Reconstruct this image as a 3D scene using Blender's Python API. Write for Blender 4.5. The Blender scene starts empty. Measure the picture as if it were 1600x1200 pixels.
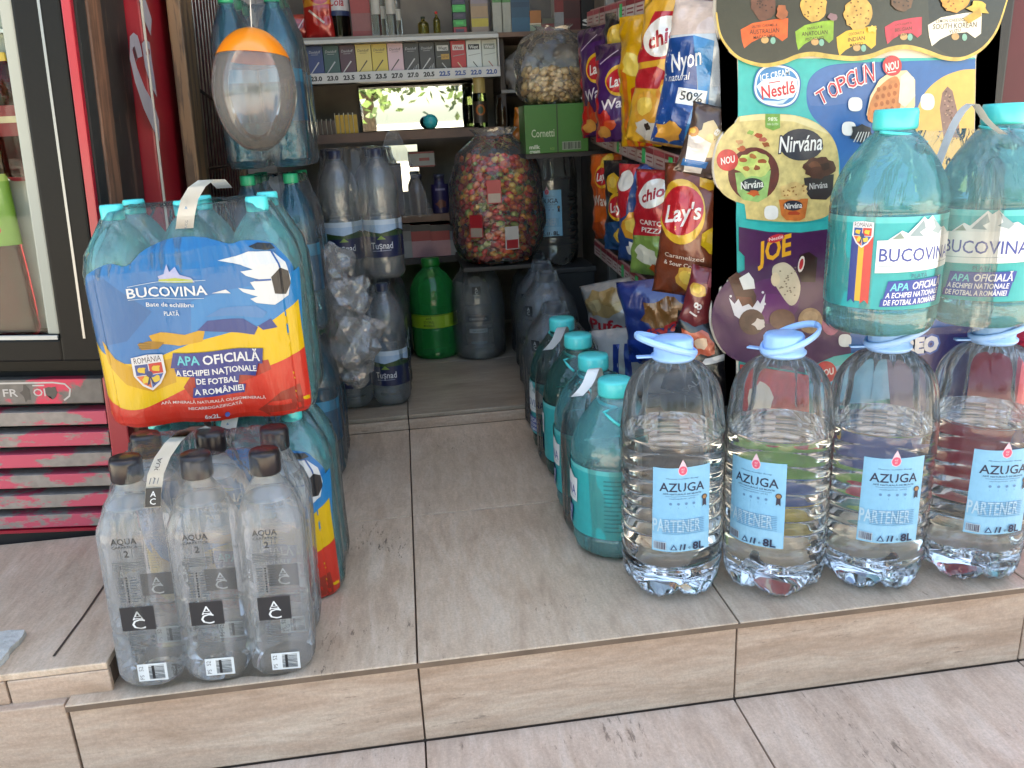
import bpy, bmesh, math, random
from mathutils import Vector, Matrix, noise
random.seed(7)
SC = bpy.context.scene
COL = SC.collection
R_ = math.radians
# ------------------------------------------------------------------ camera
CAM = Vector((0.04016, -1.04403, 0.74487)); FPX = 1258.33
RM = Matrix(((0.98997, 0.11237, 0.08559), (-0.13264, 0.94788, 0.2897), (-0.04858, -0.29815, 0.95328)))  # right, forward, up
cd = bpy.data.cameras.new('camera'); cd.sensor_width = 36; cd.lens = FPX / 1600 * 36
cd.clip_start = 0.02; cd.clip_end = 400
co = bpy.data.objects.new('camera', cd); COL.objects.link(co)
rt, fw, up = (Vector((RM[0][k], RM[1][k], RM[2][k])) for k in range(3))
co.matrix_world = Matrix(((rt.x, up.x, -fw.x, CAM.x), (rt.y, up.y, -fw.y, CAM.y), (rt.z, up.z, -fw.z, CAM.z), (0, 0, 0, 1)))
SC.camera = co
# ------------------------------------------------------------------ world, sun, exposure
SUN_EL, SUN_AZ = R_(64), R_(14)           # the sun stands behind the kiosk, so its front lies in open shade
w = bpy.data.worlds.new('World'); SC.world = w; w.use_nodes = True
nt = w.node_tree; nt.nodes.clear()
sky = nt.nodes.new('ShaderNodeTexSky'); sky.sky_type = 'NISHITA'; sky.sun_disc = False
sky.sun_elevation = SUN_EL; sky.sun_rotation = SUN_AZ; sky.dust_density = 2.0
bg = nt.nodes.new('ShaderNodeBackground'); bg.inputs[1].default_value = 0.15
wo = nt.nodes.new('ShaderNodeOutputWorld'); nt.links.new(sky.outputs[0], bg.inputs[0]); nt.links.new(bg.outputs[0], wo.inputs[0])
sl = bpy.data.lights.new('sun', 'SUN'); sl.energy = 5.0; sl.angle = R_(0.5); sl.color = (1, .93, .82)
so = bpy.data.objects.new('sun', sl); COL.objects.link(so)
sd = Vector((math.sin(SUN_AZ) * math.cos(SUN_EL), math.cos(SUN_AZ) * math.cos(SUN_EL), math.sin(SUN_EL)))
so.rotation_euler = sd.to_track_quat('Z', 'Y').to_euler(); so.location = (0, 3, 6)
SC.view_settings.view_transform = 'Standard'; SC.view_settings.look = 'None'
SC.view_settings.exposure = 2.6; SC.view_settings.gamma = 1
SC.view_settings.use_white_balance = True; SC.view_settings.white_balance_temperature = 7700; SC.view_settings.white_balance_tint = 5   # the phone's balance for open shade
cy = SC.cycles
cy.max_bounces = 14; cy.transmission_bounces = 10; cy.transparent_max_bounces = 24; cy.glossy_bounces = 5; cy.diffuse_bounces = 7
cy.caustics_refractive = True; cy.caustics_reflective = False; cy.sample_clamp_indirect = 6
cy.use_denoising = True

# ------------------------------------------------------------------ pixel rays -> points on real planes
def ray(u, v): return rt * ((u - 800) / FPX) + fw + up * ((600 - v) / FPX)
def at_y(u, v, y): d = ray(u, v); return CAM + d * ((y - CAM.y) / d.y)
def at_z(u, v, z): d = ray(u, v); return CAM + d * ((z - CAM.z) / d.z)
def at_x(u, v, x): d = ray(u, v); return CAM + d * ((x - CAM.x) / d.x)
def mpp(p): return (p - CAM).dot(fw) / FPX          # metres per photo pixel at a point

# ------------------------------------------------------------------ materials
def lin(h):
    h = h.lstrip('#'); r = [int(h[i:i + 2], 16) / 255 for i in (0, 2, 4)]
    return tuple(c / 12.92 if c <= .04045 else ((c + .055) / 1.055) ** 2.4 for c in r)
MATS = {}
def newmat(name):
    m = bpy.data.materials.new(name); m.use_nodes = True; n = m.node_tree; n.nodes.clear()
    o = n.nodes.new('ShaderNodeOutputMaterial'); return m, n, o
def N(n, t, **kw):
    x = n.nodes.new(t)
    for k, v in kw.items(): setattr(x, k, v)
    return x
def bump(n, scale, strength, dist=.002, vec=None, stretch=(1, 1, 1), detail=3, kind='Generated'):
    tc = N(n, 'ShaderNodeTexCoord'); mp = N(n, 'ShaderNodeMapping'); mp.inputs['Scale'].default_value = stretch
    n.links.new(tc.outputs['Object'], mp.inputs[0])
    nz = N(n, 'ShaderNodeTexNoise'); nz.inputs['Scale'].default_value = scale; nz.inputs['Detail'].default_value = detail
    n.links.new(mp.outputs[0], nz.inputs['Vector'])
    b = N(n, 'ShaderNodeBump'); b.inputs['Strength'].default_value = strength; b.inputs['Distance'].default_value = dist
    n.links.new(nz.outputs['Fac'], b.inputs['Height']); return b, nz
def P(col, rough=.5, metal=0, bmp=None, var=0, varscale=8, coat=0, name=None):
    """opaque procedural material, cached"""
    if isinstance(col, str): col = lin(col)
    key = (tuple(round(c, 4) for c in col), rough, metal, bmp, var, varscale, coat)
    if key in MATS: return MATS[key]
    m, n, o = newmat(name or 'surface')
    p = N(n, 'ShaderNodeBsdfPrincipled'); n.links.new(p.outputs[0], o.inputs[0])
    p.inputs['Roughness'].default_value = rough; p.inputs['Metallic'].default_value = metal
    p.inputs['Coat Weight'].default_value = coat; p.inputs['Coat Roughness'].default_value = .12
    p.inputs['Base Color'].default_value = (*col, 1)
    if bmp:
        b, nz = bump(n, bmp[0], bmp[1], bmp[2] if len(bmp) > 2 else .002); n.links.new(b.outputs[0], p.inputs['Normal'])
    if var:
        tc = N(n, 'ShaderNodeTexCoord'); nz = N(n, 'ShaderNodeTexNoise'); nz.inputs['Scale'].default_value = varscale; nz.inputs['Detail'].default_value = 6
        n.links.new(tc.outputs['Object'], nz.inputs['Vector'])
        mx = N(n, 'ShaderNodeMapRange'); mx.inputs[1].default_value = .3; mx.inputs[2].default_value = .7
        mx.inputs[3].default_value = 1 - var; mx.inputs[4].default_value = 1 + var * .5
        n.links.new(nz.outputs['Fac'], mx.inputs[0])
        vm = N(n, 'ShaderNodeVectorMath', operation='SCALE'); vm.inputs[0].default_value = col
        n.links.new(mx.outputs[0], vm.inputs['Scale']); n.links.new(vm.outputs[0], p.inputs['Base Color'])
    MATS[key] = m; return m
def dim(h, k=.74): return tuple(c * k for c in lin(h))
def print_ink(h): return P(dim(h), .45, var=.07, varscale=70)
def thin(name, tint, edge, haze=0.0, rough=.03, bmp=None, fres=.30, hazecol=(.8, .82, .84), stretch=(1, 1, 1)):
    """thin-walled clear plastic: lets light straight through, reflects at grazing angles"""
    m, n, o = newmat(name)
    t = N(n, 'ShaderNodeBsdfTransparent'); g = N(n, 'ShaderNodeBsdfGlossy'); g.inputs['Roughness'].default_value = rough
    lw = N(n, 'ShaderNodeLayerWeight'); lw.inputs['Blend'].default_value = fres
    fc = N(n, 'ShaderNodeLayerWeight'); fc.inputs['Blend'].default_value = .35
    mc = N(n, 'ShaderNodeMix', data_type='RGBA'); mc.inputs[6].default_value = (*tint, 1); mc.inputs[7].default_value = (*edge, 1)
    n.links.new(fc.outputs['Facing'], mc.inputs[0]); n.links.new(mc.outputs[2], t.inputs[0])
    mx = N(n, 'ShaderNodeMixShader'); n.links.new(lw.outputs['Fresnel'], mx.inputs[0]); n.links.new(t.outputs[0], mx.inputs[1]); n.links.new(g.outputs[0], mx.inputs[2])
    if bmp:
        b, nz = bump(n, bmp[0], bmp[1], bmp[2], stretch=stretch)
        n.links.new(b.outputs[0], g.inputs['Normal']); n.links.new(b.outputs[0], lw.inputs['Normal'])
    out = mx
    if haze:
        d = N(n, 'ShaderNodeBsdfDiffuse'); d.inputs[0].default_value = (*hazecol, 1)
        tl = N(n, 'ShaderNodeBsdfTranslucent'); tl.inputs[0].default_value = (*hazecol, 1)
        ad = N(n, 'ShaderNodeMixShader'); ad.inputs[0].default_value = .28; n.links.new(d.outputs[0], ad.inputs[1]); n.links.new(tl.outputs[0], ad.inputs[2])
        m2 = N(n, 'ShaderNodeMixShader'); m2.inputs[0].default_value = haze
        n.links.new(mx.outputs[0], m2.inputs[1]); n.links.new(ad.outputs[0], m2.inputs[2]); out = m2
    n.links.new(out.outputs[0], o.inputs[0]); return m
def glass(name, col, ior=1.33, rough=0.0, bmp=None):
    m, n, o = newmat(name); p = N(n, 'ShaderNodeBsdfPrincipled'); n.links.new(p.outputs[0], o.inputs[0])
    p.inputs['Base Color'].default_value = (*col, 1); p.inputs['Transmission Weight'].default_value = 1
    p.inputs['IOR'].default_value = ior; p.inputs['Roughness'].default_value = rough
    if bmp:
        b, _ = bump(n, *bmp); n.links.new(b.outputs[0], p.inputs['Normal'])
    return m
PET = thin('clear_plastic', (.985, .993, .997), (.82, .88, .90), fres=.30, haze=.03, hazecol=(.9, .93, .95))
PETG = thin('grey_plastic', (.80, .86, .88), (.40, .48, .52), fres=.36, bmp=(60, .3, .002))
FILM = thin('shrink_film', (.97, .98, .98), (.88, .92, .94), haze=.035, rough=.07, bmp=(9, .8, .014), fres=.27, stretch=(5, 5, 1))
FILM_T = thin('shrink_film_heavy', (.9, .93, .94), (.7, .76, .8), haze=.06, rough=.12, bmp=(11, .7, .014), fres=.28, stretch=(4, 4, 1))
BAGFILM = thin('bag_film', (.95, .95, .94), (.78, .77, .75), haze=.13, rough=.12, bmp=(16, .8, .02), fres=.3)
WATER = glass('water', (.985, .995, 1), 1.33)
TEAL = thin('teal_bottle', (.62, .95, .96), (.28, .74, .78), haze=.22, rough=.05, fres=.44, bmp=(24, .6, .006), hazecol=(.26, .80, .83))
TEALD = glass('deep_teal_water_bottle', (.18, .58, .62), 1.30, .05, (60, .2, .001))
BLUEB = thin('blue_bottle', (.52, .82, .92), (.16, .42, .56), haze=.13, rough=.06, fres=.36, bmp=(26, .5, .006), hazecol=(.12, .38, .52))
GREENB = thin('green_bottle', (.22, .86, .36), (.03, .42, .12), haze=.30, rough=.05, fres=.38, bmp=(40, .3, .003), hazecol=(.04, .50, .14))
GREYB = thin('smoky_bottle', (.94, .96, .97), (.68, .74, .78), haze=.16, rough=.06, fres=.40, bmp=(28, .6, .008), hazecol=(.66, .70, .74))
CLEARB = thin('clear_jug', (.97, .98, .985), (.78, .82, .85), haze=.16, rough=.05, fres=.38, bmp=(30, .5, .006), hazecol=(.74, .76, .77))
SQUAREB = thin('square_water_bottle', (.995, .996, .998), (.93, .95, .97), haze=.16, rough=.04, fres=.30, bmp=(26, .25, .004), hazecol=(.93, .94, .97))
GLASSP = thin('window_glass', (.95, .97, .97), (.7, .75, .75), fres=.2, rough=.005)

# ------------------------------------------------------------------ objects, things, parts
def mesh_obj(name, bm, mats, parent=None, smooth=False, loc=None):
    me = bpy.data.meshes.new(name); bm.normal_update(); bm.to_mesh(me); bm.free()
    for m in (mats if isinstance(mats, (list, tuple)) else [mats]): me.materials.append(m)
    if smooth:
        for f in me.polygons: f.use_smooth = True
    o = bpy.data.objects.new(name, me); COL.objects.link(o)
    if parent: o.parent = parent
    if loc is not None: o.location = loc
    return o
def tag(o, label, cat, group=None):
    o['label'] = label; o['category'] = cat
    if group: o['group'] = group
    return o
def thing(name, label, cat, loc=(0, 0, 0), rz=0, group=None, rot=None):
    o = bpy.data.objects.new(name, None); COL.objects.link(o); o.empty_display_size = .05
    o.location = loc; o.rotation_euler = rot or (0, 0, rz); return tag(o, label, cat, group)
def kind(o, k='structure'): o['kind'] = k; return o
def dup(root, label, loc=None, rz=None):
    r = root.copy(); COL.objects.link(r); r['label'] = label
    if loc is not None: r.location = loc
    if rz is not None: r.rotation_euler = (0, 0, rz)
    def rec(src, dst):
        for ch in src.children:
            c = ch.copy(); COL.objects.link(c); c.parent = dst; rec(ch, c)
    rec(root, r); return r
def box(bm, x0, x1, y0, y1, z0, z1, bev=0, mi=0, M=None):
    vs = [bm.verts.new((x, y, z)) for z in (z0, z1) for y in (y0, y1) for x in (x0, x1)]
    fs = [bm.faces.new([vs[i] for i in q]) for q in ((0, 2, 3, 1), (4, 5, 7, 6), (0, 1, 5, 4), (2, 6, 7, 3), (0, 4, 6, 2), (1, 3, 7, 5))]
    for f in fs: f.material_index = mi
    if bev:
        r = bmesh.ops.bevel(bm, geom=list({e for f in fs for e in f.edges}), offset=bev, segments=2, affect='EDGES', profile=.6)
        for f in r['faces']: f.material_index = mi
        vs = list({v for f in r['faces'] for v in f.verts} | {v for v in vs if v.is_valid})
    if M is not None: bmesh.ops.transform(bm, matrix=M, verts=[v for v in vs if v.is_valid])
    return bm
def bx(*a, **k): return box(bmesh.new(), *a, **k)
def lathe(prof, seg=40, fn=None, cap0=True, cap1=True, bm=None, mi=0, off=(0, 0, 0)):
    """prof: list of (z, r); fn(z, r, angle) -> (r, dz)"""
    bm = bm or bmesh.new(); rings = []
    for z, r in prof:
        ring = []
        for k in range(seg):
            a = 2 * math.pi * k / seg; rr, dz = fn(z, r, a) if fn else (r, 0)
            ring.append(bm.verts.new((off[0] + rr * math.sin(a), off[1] - rr * math.cos(a), off[2] + z + dz)))
        rings.append(ring)
    for a, b in zip(rings, rings[1:]):
        for k in range(seg):
            f = bm.faces.new((a[k], a[(k + 1) % seg], b[(k + 1) % seg], b[k])); f.material_index = mi
    if cap0: bm.faces.new(list(reversed(rings[0]))).material_index = mi
    if cap1: bm.faces.new(rings[-1]).material_index = mi
    return bm
def tube(bm, pts, r, seg=8, flat=1.0, mi=0, upv=Vector((0, 0, 1))):
    pts = [Vector(p) for p in pts]; rings = []
    for i, p in enumerate(pts):
        t = (pts[min(i + 1, len(pts) - 1)] - pts[max(i - 1, 0)]).normalized()
        a = t.cross(upv)
        if a.length < .05: a = t.cross(Vector((0, 1, 0)))
        a.normalize(); b = a.cross(t).normalized()
        rings.append([bm.verts.new(p + (a * math.cos(q) * flat + b * math.sin(q)) * r) for q in [2 * math.pi * k / seg for k in range(seg)]])
    for a, b in zip(rings, rings[1:]):
        for k in range(seg): bm.faces.new((a[k], a[(k + 1) % seg], b[(k + 1) % seg], b[k])).material_index = mi
    bm.faces.new(list(reversed(rings[0]))).material_index = mi; bm.faces.new(rings[-1]).material_index = mi
    return bm
def smooth_prof(pts, n=6):
    """Catmull-Rom through (z, r) control points"""
    out = []
    for i in range(len(pts) - 1):
        p0, p1, p2, p3 = pts[max(i - 1, 0)], pts[i], pts[i + 1], pts[min(i + 2, len(pts) - 1)]
        for k in range(n):
            t = k / n
            out.append(tuple(.5 * (2 * p1[j] + (p2[j] - p0[j]) * t + (2 * p0[j] - 5 * p1[j] + 4 * p2[j] - p3[j]) * t * t + (3 * p1[j] - p0[j] - 3 * p2[j] + p3[j]) * t ** 3) for j in (0, 1)))
    out.append(pts[-1]); return out

# ------------------------------------------------------------------ printed surfaces
_TX = {}
def text_mesh(s, shear=0, bold=0):
    k = (s, shear, bold)
    if k not in _TX:
        c = bpy.data.curves.new('lettering', 'FONT'); c.body = s; c.size = 1; c.shear = shear; c.offset = bold; c.resolution_u = 2
        o = bpy.data.objects.new('lettering', c); COL.objects.link(o)
        dg = bpy.context.evaluated_depsgraph_get(); dg.update(); e = o.evaluated_get(dg); me = e.to_mesh()
        V = [(v.co.x, v.co.y) for v in me.vertices]; F = [tuple(p.vertices) for p in me.polygons]
        e.to_mesh_clear(); bpy.data.objects.remove(o); bpy.data.curves.remove(c); _TX[k] = (V, F)
    return _TX[k]
def cr(pts, n=5, closed=False):
    out = []; m = len(pts)
    for i in range(m if closed else m - 1):
        g_ = (lambda k: pts[k % m]) if closed else (lambda k: pts[max(0, min(m - 1, k))])
        p0, p1, p2, p3 = g_(i - 1), g_(i), g_(i + 1), g_(i + 2)
        for k in range(n):
            t = k / n; out.append(tuple(.5 * (2 * p1[j] + (p2[j] - p0[j]) * t + (2 * p0[j] - 5 * p1[j] + 4 * p2[j] - p3[j]) * t * t + (3 * p1[j] - p0[j] - 3 * p2[j] + p3[j]) * t ** 3) for j in (0, 1)))
    if not closed: out.append(pts[-1])
    return out
class Decal:
    """flat printed shapes laid on a surface; y runs up. With px=True the y given is a photo row (runs down)."""
    def __init__(s, px=False): s.el = []; s.sg = -1 if px else 1
    def poly(s, pts, col): s.el.append(([(x, y * s.sg) for x, y in pts], [tuple(range(len(pts)))], col)); return s
    def rect(s, x0, y0, x1, y1, col): return s.poly([(x0, y0), (x1, y0), (x1, y1), (x0, y1)], col)
    def ell(s, cx, cy, rx, ry, col, n=28, rot=0, k=2.0):
        pts = []
        for i in range(n):
            a = 2 * math.pi * i / n; c, q = math.cos(a), math.sin(a)
            x = rx * math.copysign(abs(c) ** (2 / k), c); y = ry * math.copysign(abs(q) ** (2 / k), q)
            pts.append((cx + x * math.cos(rot) - y * math.sin(rot), cy + x * math.sin(rot) + y * math.cos(rot)))
        return s.poly(pts, col)
    def blob(s, cx, cy, rx, ry, col, rough=.2, n=26, seed=0):
        rg = random.Random(seed); pts = []
        for i in range(n):
            a = 2 * math.pi * i / n; q = 1 + rough * (rg.random() - .5) * 2
            pts.append((cx + rx * q * math.cos(a), cy + ry * q * math.sin(a)))
        return s.poly(pts, col)
    def line(s, pts, wd, col):
        V, F = [], []; P2 = [Vector((x, y * s.sg)) for x, y in pts]
        for i, p in enumerate(P2):
            t = (P2[min(i + 1, len(P2) - 1)] - P2[max(i - 1, 0)]).normalized(); nn = Vector((-t.y, t.x))
            ww = wd[i] if isinstance(wd, (list, tuple)) else wd
            V += [tuple(p + nn * ww / 2), tuple(p - nn * ww / 2)]
        for i in range(len(P2) - 1): F.append((2 * i, 2 * i + 1, 2 * i + 3, 2 * i + 2))
        s.el.append((V, F, col)); return s
    def text(s, t, x, y, h, col, wd=None, rot=0, shear=0, bold=0, align='C', outline=None):
        """cap height h, centred on (x, y); wd sets the width; rot in degrees, counter-clockwise"""
        if outline: s.text(t, x, y, h, outline[0], wd, rot, shear, bold + outline[1], align)
        V, F = text_mesh(t, shear, 0)
        if not V: return s
        x0 = min(v[0] for v in V); x1 = max(v[0] for v in V)
        k = h / .7; kx = k if wd is None else wd / (x1 - x0)
        if bold: V, F = text_mesh(t, shear, bold)
        ox = {'C': (x0 + x1) / 2, 'L': x0, 'R': x1}[align]; c, q = math.cos(R_(rot)), math.sin(R_(rot)); yy = y * s.sg
        out = []
        for a, b in V:
            a = (a - ox) * kx; b = (b - .35) * k; out.append((x + a * c - b * q, yy + a * q + b * c))
        s.el.append((out, F, col)); return s
    def build(s, name, fn, parent=None, step=None, lift=.0004, dl=.00005, inkf=print_ink, smooth=False):
        bm = bmesh.new(); mats = []; idx = {}
        for li, (V, F, col) in enumerate(s.el):
            if col not in idx: idx[col] = len(mats); mats.append(inkf(col) if isinstance(col, str) else col)
            b2 = bmesh.new(); vs = [b2.verts.new((a, b, 0)) for a, b in V]
            for f in F:
                try: b2.faces.new([vs[i] for i in f])
                except ValueError: pass
            if any(len(f) > 4 for f in F): bmesh.ops.triangulate(b2, faces=b2.faces[:])
            if step:
                for ax in (0, 1):
                    lo = min(v[ax] for v in V); hi = max(v[ax] for v in V); st = step[ax] if isinstance(step, tuple) else step
                    if not st: continue
                    k = math.floor(lo / st) + 1
                    while k * st < hi:
                        cpt = [0, 0, 0]; cpt[ax] = k * st; nn = [0, 0, 0]; nn[ax] = 1
                        bmesh.ops.bisect_plane(b2, geom=b2.verts[:] + b2.edges[:] + b2.faces[:], plane_co=cpt, plane_no=nn); k += 1
            b2.verts.ensure_lookup_table(); b2.normal_update(); mp = {}
            for v in b2.verts: mp[v] = bm.verts.new(fn(v.co.x, v.co.y, lift + li * dl))
            for f in b2.faces:
                lst = [mp[v] for v in f.verts]
                if f.normal.z < 0: lst.reverse()
                try: nf = bm.faces.new(lst); nf.material_index = idx[col]
                except ValueError: pass
            b2.free()
        return mesh_obj(name, bm, mats, parent, smooth)
def barcode(d, x0, y0, x1, y1, n=16, seed=1, ink='#202226', paper='#e8eef0', vert=True):
    rg = random.Random(seed); d.rect(x0, y0, x1, y1, paper); w_ = (x1 - x0) / (2 * n); x = x0 + w_
    while x < x1 - w_ * 1.5:
        b = w_ * rg.choice((.6, .9, 1.5)); d.rect(x, y0 + (y1 - y0) * .08, x + b, y1 - (y1 - y0) * .08, ink); x += b + w_ * rg.choice((.6, .9, 1.3))
    return d
def on_plane(y):                                   # photo pixels onto an upright plane facing the street
    def f(u, nv, l): return at_y(u, -nv, y) + Vector((0, -l, 0))
    return f
def on_cyl(r, oz=0):
    return lambda a, b, l: Vector(((r + l) * math.sin(a / r), -(r + l) * math.cos(a / r), b + oz))

# ================================================================== SETTING
def travertine(name, base, dark, light, stretch, pit=.5, rough=.42, dirt=.0, warm='#7a5236'):
    m, n, o = newmat(name); p = N(n, 'ShaderNodeBsdfPrincipled'); n.links.new(p.outputs[0], o.inputs[0])
    tc = N(n, 'ShaderNodeTexCoord'); at = N(n, 'ShaderNodeAttribute', attribute_name='tv')
    sc_ = N(n, 'ShaderNodeVectorMath', operation='SCALE'); sc_.inputs['Scale'].default_value = 9; n.links.new(at.outputs['Vector'], sc_.inputs[0])
    ad = N(n, 'ShaderNodeVectorMath', operation='ADD'); n.links.new(tc.outputs['Object'], ad.inputs[0]); n.links.new(sc_.outputs[0], ad.inputs[1])
    mp = N(n, 'ShaderNodeMapping'); mp.inputs['Scale'].default_value = stretch; n.links.new(ad.outputs[0], mp.inputs[0])
    def nz(scale, detail, rgh=.6, dist=.0, src=mp):
        x = N(n, 'ShaderNodeTexNoise'); x.inputs['Scale'].default_value = scale; x.inputs['Detail'].default_value = detail
        x.inputs['Roughness'].default_value = rgh; x.inputs['Distortion'].default_value = dist; n.links.new(src.outputs[0], x.inputs['Vector']); return x
    a = nz(7, 7, .62, .6); cr = N(n, 'ShaderNodeValToRGB'); n.links.new(a.outputs['Fac'], cr.inputs[0])
    e = cr.color_ramp.elements; e[0].position = .28; e[0].color = (*lin(dark), 1); e[1].position = .72; e[1].color = (*lin(light), 1)
    x = e.new(.5); x.color = (*lin(base), 1)
    wv = nz(2.6, 5, .6, 1.2); wr = N(n, 'ShaderNodeMapRange'); wr.inputs[1].default_value = .52; wr.inputs[2].default_value = .75; wr.inputs[3].default_value = 0; wr.inputs[4].default_value = .32; n.links.new(wv.outputs['Fac'], wr.inputs[0])
    m1 = N(n, 'ShaderNodeMix', data_type='RGBA'); n.links.new(wr.outputs[0], m1.inputs[0]); n.links.new(cr.outputs[0], m1.inputs[6]); m1.inputs[7].default_value = (*lin(warm), 1)
    # dark pits in streaks
    pt = nz(30, 5, .75); pm = nz(5, 3, .5, 0, ad); mu = N(n, 'ShaderNodeMath', operation='MULTIPLY_ADD'); n.links.new(pm.outputs['Fac'], mu.inputs[0]); mu.inputs[1].default_value = .55; n.links.new(pt.outputs['Fac'], mu.inputs[2])
    pr = N(n, 'ShaderNodeMapRange'); pr.inputs[1].default_value = .95; pr.inputs[2].default_value = 1.03; pr.inputs[3].default_value = 0; pr.inputs[4].default_value = pit; n.links.new(mu.outputs[0], pr.inputs[0])
    m2 = N(n, 'ShaderNodeMix', data_type='RGBA'); n.links.new(pr.outputs[0], m2.inputs[0]); n.links.new(m1.outputs[2], m2.inputs[6]); m2.inputs[7].default_value = (*lin('#4a3a30'), 1)
    sn = nz(240, 3, .8, 0, ad); sr = N(n, 'ShaderNodeMapRange'); sr.inputs[1].default_value = .3; sr.inputs[2].default_value = .7; sr.inputs[3].default_value = .84; sr.inputs[4].default_value = 1.12; n.links.new(sn.outputs['Fac'], sr.inputs[0])
    fs = nz(34, 4, .7); fr_ = N(n, 'ShaderNodeMapRange'); fr_.inputs[1].default_value = .3; fr_.inputs[2].default_value = .7; fr_.inputs[3].default_value = .88; fr_.inputs[4].default_value = 1.10; n.links.new(fs.outputs['Fac'], fr_.inputs[0])
    pm2 = N(n, 'ShaderNodeMath', operation='MULTIPLY'); n.links.new(sr.outputs[0], pm2.inputs[0]); n.links.new(fr_.outputs[0], pm2.inputs[1])
    vs_ = N(n, 'ShaderNodeVectorMath', operation='SCALE'); n.links.new(m2.outputs[2], vs_.inputs[0]); n.links.new(pm2.outputs[0], vs_.inputs['Scale'])
    m2s = N(n, 'ShaderNodeMix', data_type='RGBA'); m2s.inputs[0].default_value = 1; n.links.new(vs_.outputs[0], m2s.inputs[7]); m2 = m2s
    last = m2
    if dirt:
        dz = nz(3.2, 6, .65, .3, tc); dr = N(n, 'ShaderNodeMapRange'); dr.inputs[1].default_value = .35; dr.inputs[2].default_value = .75; dr.inputs[3].default_value = 0; dr.inputs[4].default_value = dirt; n.links.new(dz.outputs['Fac'], dr.inputs[0])
        # object-space link for the dirt
        m3 = N(n, 'ShaderNodeMix', data_type='RGBA'); n.links.new(dr.outputs[0], m3.inputs[0]); n.links.new(m2.outputs[2], m3.inputs[6]); m3.inputs[7].default_value = (*lin('#5b5048'), 1); last = m3
    n.links.new(last.outputs[2], p.inputs['Base Color'])
    rr = N(n, 'ShaderNodeMapRange'); rr.inputs[3].default_value = rough - .1; rr.inputs[4].default_value = rough + .15; n.links.new(a.outputs['Fac'], rr.inputs[0]); n.links.new(rr.outputs[0], p.inputs['Roughness'])
    b = N(n, 'ShaderNodeBump'); b.inputs['Strength'].default_value = .25; b.inputs['Distance'].default_value = .002; n.links.new(mu.outputs[0], b.inputs['Height']); b.invert = True; n.links.new(b.outputs[0], p.inputs['Normal'])
    return m
T_FLOOR = travertine('floor_tile', '#c6ae97', '#b39a84', '#d2beaa', (4.5, 1.0, 2), pit=.80, dirt=.26, rough=.32, warm='#98785d')
T_RISER = travertine('riser_tile', '#b49b88', '#a08672', '#c2ad9b', (.8, 2, 5.0), pit=.6, dirt=.15, rough=.4, warm='#a3806a')
T_PAVE = travertine('pavement_tile', '#c2aa98', '#af9785', '#cdb8a8', (4.2, 1.0, 2), pit=.65, dirt=.16, rough=.34, warm='#a07e64')
T_IN = travertine('inner_floor_tile', '#a39482', '#8a7a68', '#b5a693', (.6, 2.4, 2), pit=.4, dirt=.6)
GROUT = P('#5d4d42', .9, bmp=(90, .5))
def tiles(name, specs, mats, base=None):
    """specs: (x0,x1,y0,y1,z0,z1,mat index); one bevelled tile each, with its own grain offset"""
    bm = bmesh.new(); ly = bm.verts.layers.float_vector.new('tv'); rg = random.Random(3)
    for x0, x1, y0, y1, z0, z1, mi in specs:
        n0 = len(bm.verts); box(bm, x0, x1, y0, y1, z0, z1, .0022, mi); bm.verts.ensure_lookup_table()
        tv = Vector((rg.random(), rg.random(), rg.random()))
        for v in bm.verts:
            if v[ly].length == 0: v[ly] = tv
    if base:
        for b in base: box(bm, *b, 0, len(mats) - 1)
    return mesh_obj(name, bm, mats)
g = .0013
sp = []
for x0 in (-.5, 0, .5, 1.0):
    x1 = x0 + .5
    for y0, y1 in ((-.012, .48), (.48, 1.0)): sp.append((x0 + g, x1 - g, y0 + g, y1 - g, -.011, 0, 0))
    sp.append((x0 + g, x1 - g, -.002, .02, -.147, -.014, 1))
sp.append((-.578, -.44, .012, .022, -.012, .036, 1)); sp.append((-1.5, -.581, .012, .022, -.002, .036, 1)); sp.append((-1.5, -.503, -.0015, .02, -.147, -.002, 1))
sp += [(-1.5, -.44, .012, .44, .037, .048, 0)]
kind(tiles('step', sp, [T_FLOOR, T_RISER, GROUT], [(-1.5, 1.5, .004, 1.03, -.3, -.0115), (-1.5, -.443, .016, .46, -.0113, .0365)]))
sp = [(x, x + .5 - 2 * g, y, y + .5 - 2 * g, .029, .04, 0) for x in (-1.0 + g, -.5 + g, g, .5 + g) for y in (1.0 + g, 1.5 + g)]
sp += [(x, x + .5 - 2 * g, .996, 1.006, 0.001, .028, 1) for x in (-1.0 + g, -.5 + g, g, .5 + g)]
kind(tiles('floor', sp, [T_IN, T_RISER, GROUT], [(-1.0, 1.0, 1.004, 2.1, -.01, .0285)]))
sp = [(-2.0 + .5 * i + g, -1.5 + .5 * i - g, -.0012 - .5 * (j + 1) + g, -.0012 - .5 * j - g, -.16, -.149, 0) for i in range(9) for j in range(5)]
kind(tiles('pavement', sp, [T_PAVE, GROUT], [(-2.0, 2.5, -2.504, -.001, -.2, -.1605)]))
bm = bmesh.new(); bmesh.ops.create_grid(bm, x_segments=40, y_segments=40, size=90)
kind(mesh_obj('ground', bm, P('#bdb6ab', .85, var=.2, varscale=1.2, bmp=(60, .3)), loc=(0, 0, -.19)))
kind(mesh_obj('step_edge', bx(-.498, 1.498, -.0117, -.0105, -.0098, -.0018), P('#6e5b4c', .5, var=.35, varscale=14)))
# grout joint running aslant across the raised corner of the left tiles
q0, q1 = at_z(84, 1026, .048), at_z(168, 908, .048)
dm = Decal().line([(q0.x, q0.y), ((q0.x + q1.x) / 2 + .002, (q0.y + q1.y) / 2), (q1.x, q1.y)], .004, '#463a31')
kind(dm.build('tile_joint', lambda a, b, l: Vector((a, b, .0484 + l))))
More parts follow.
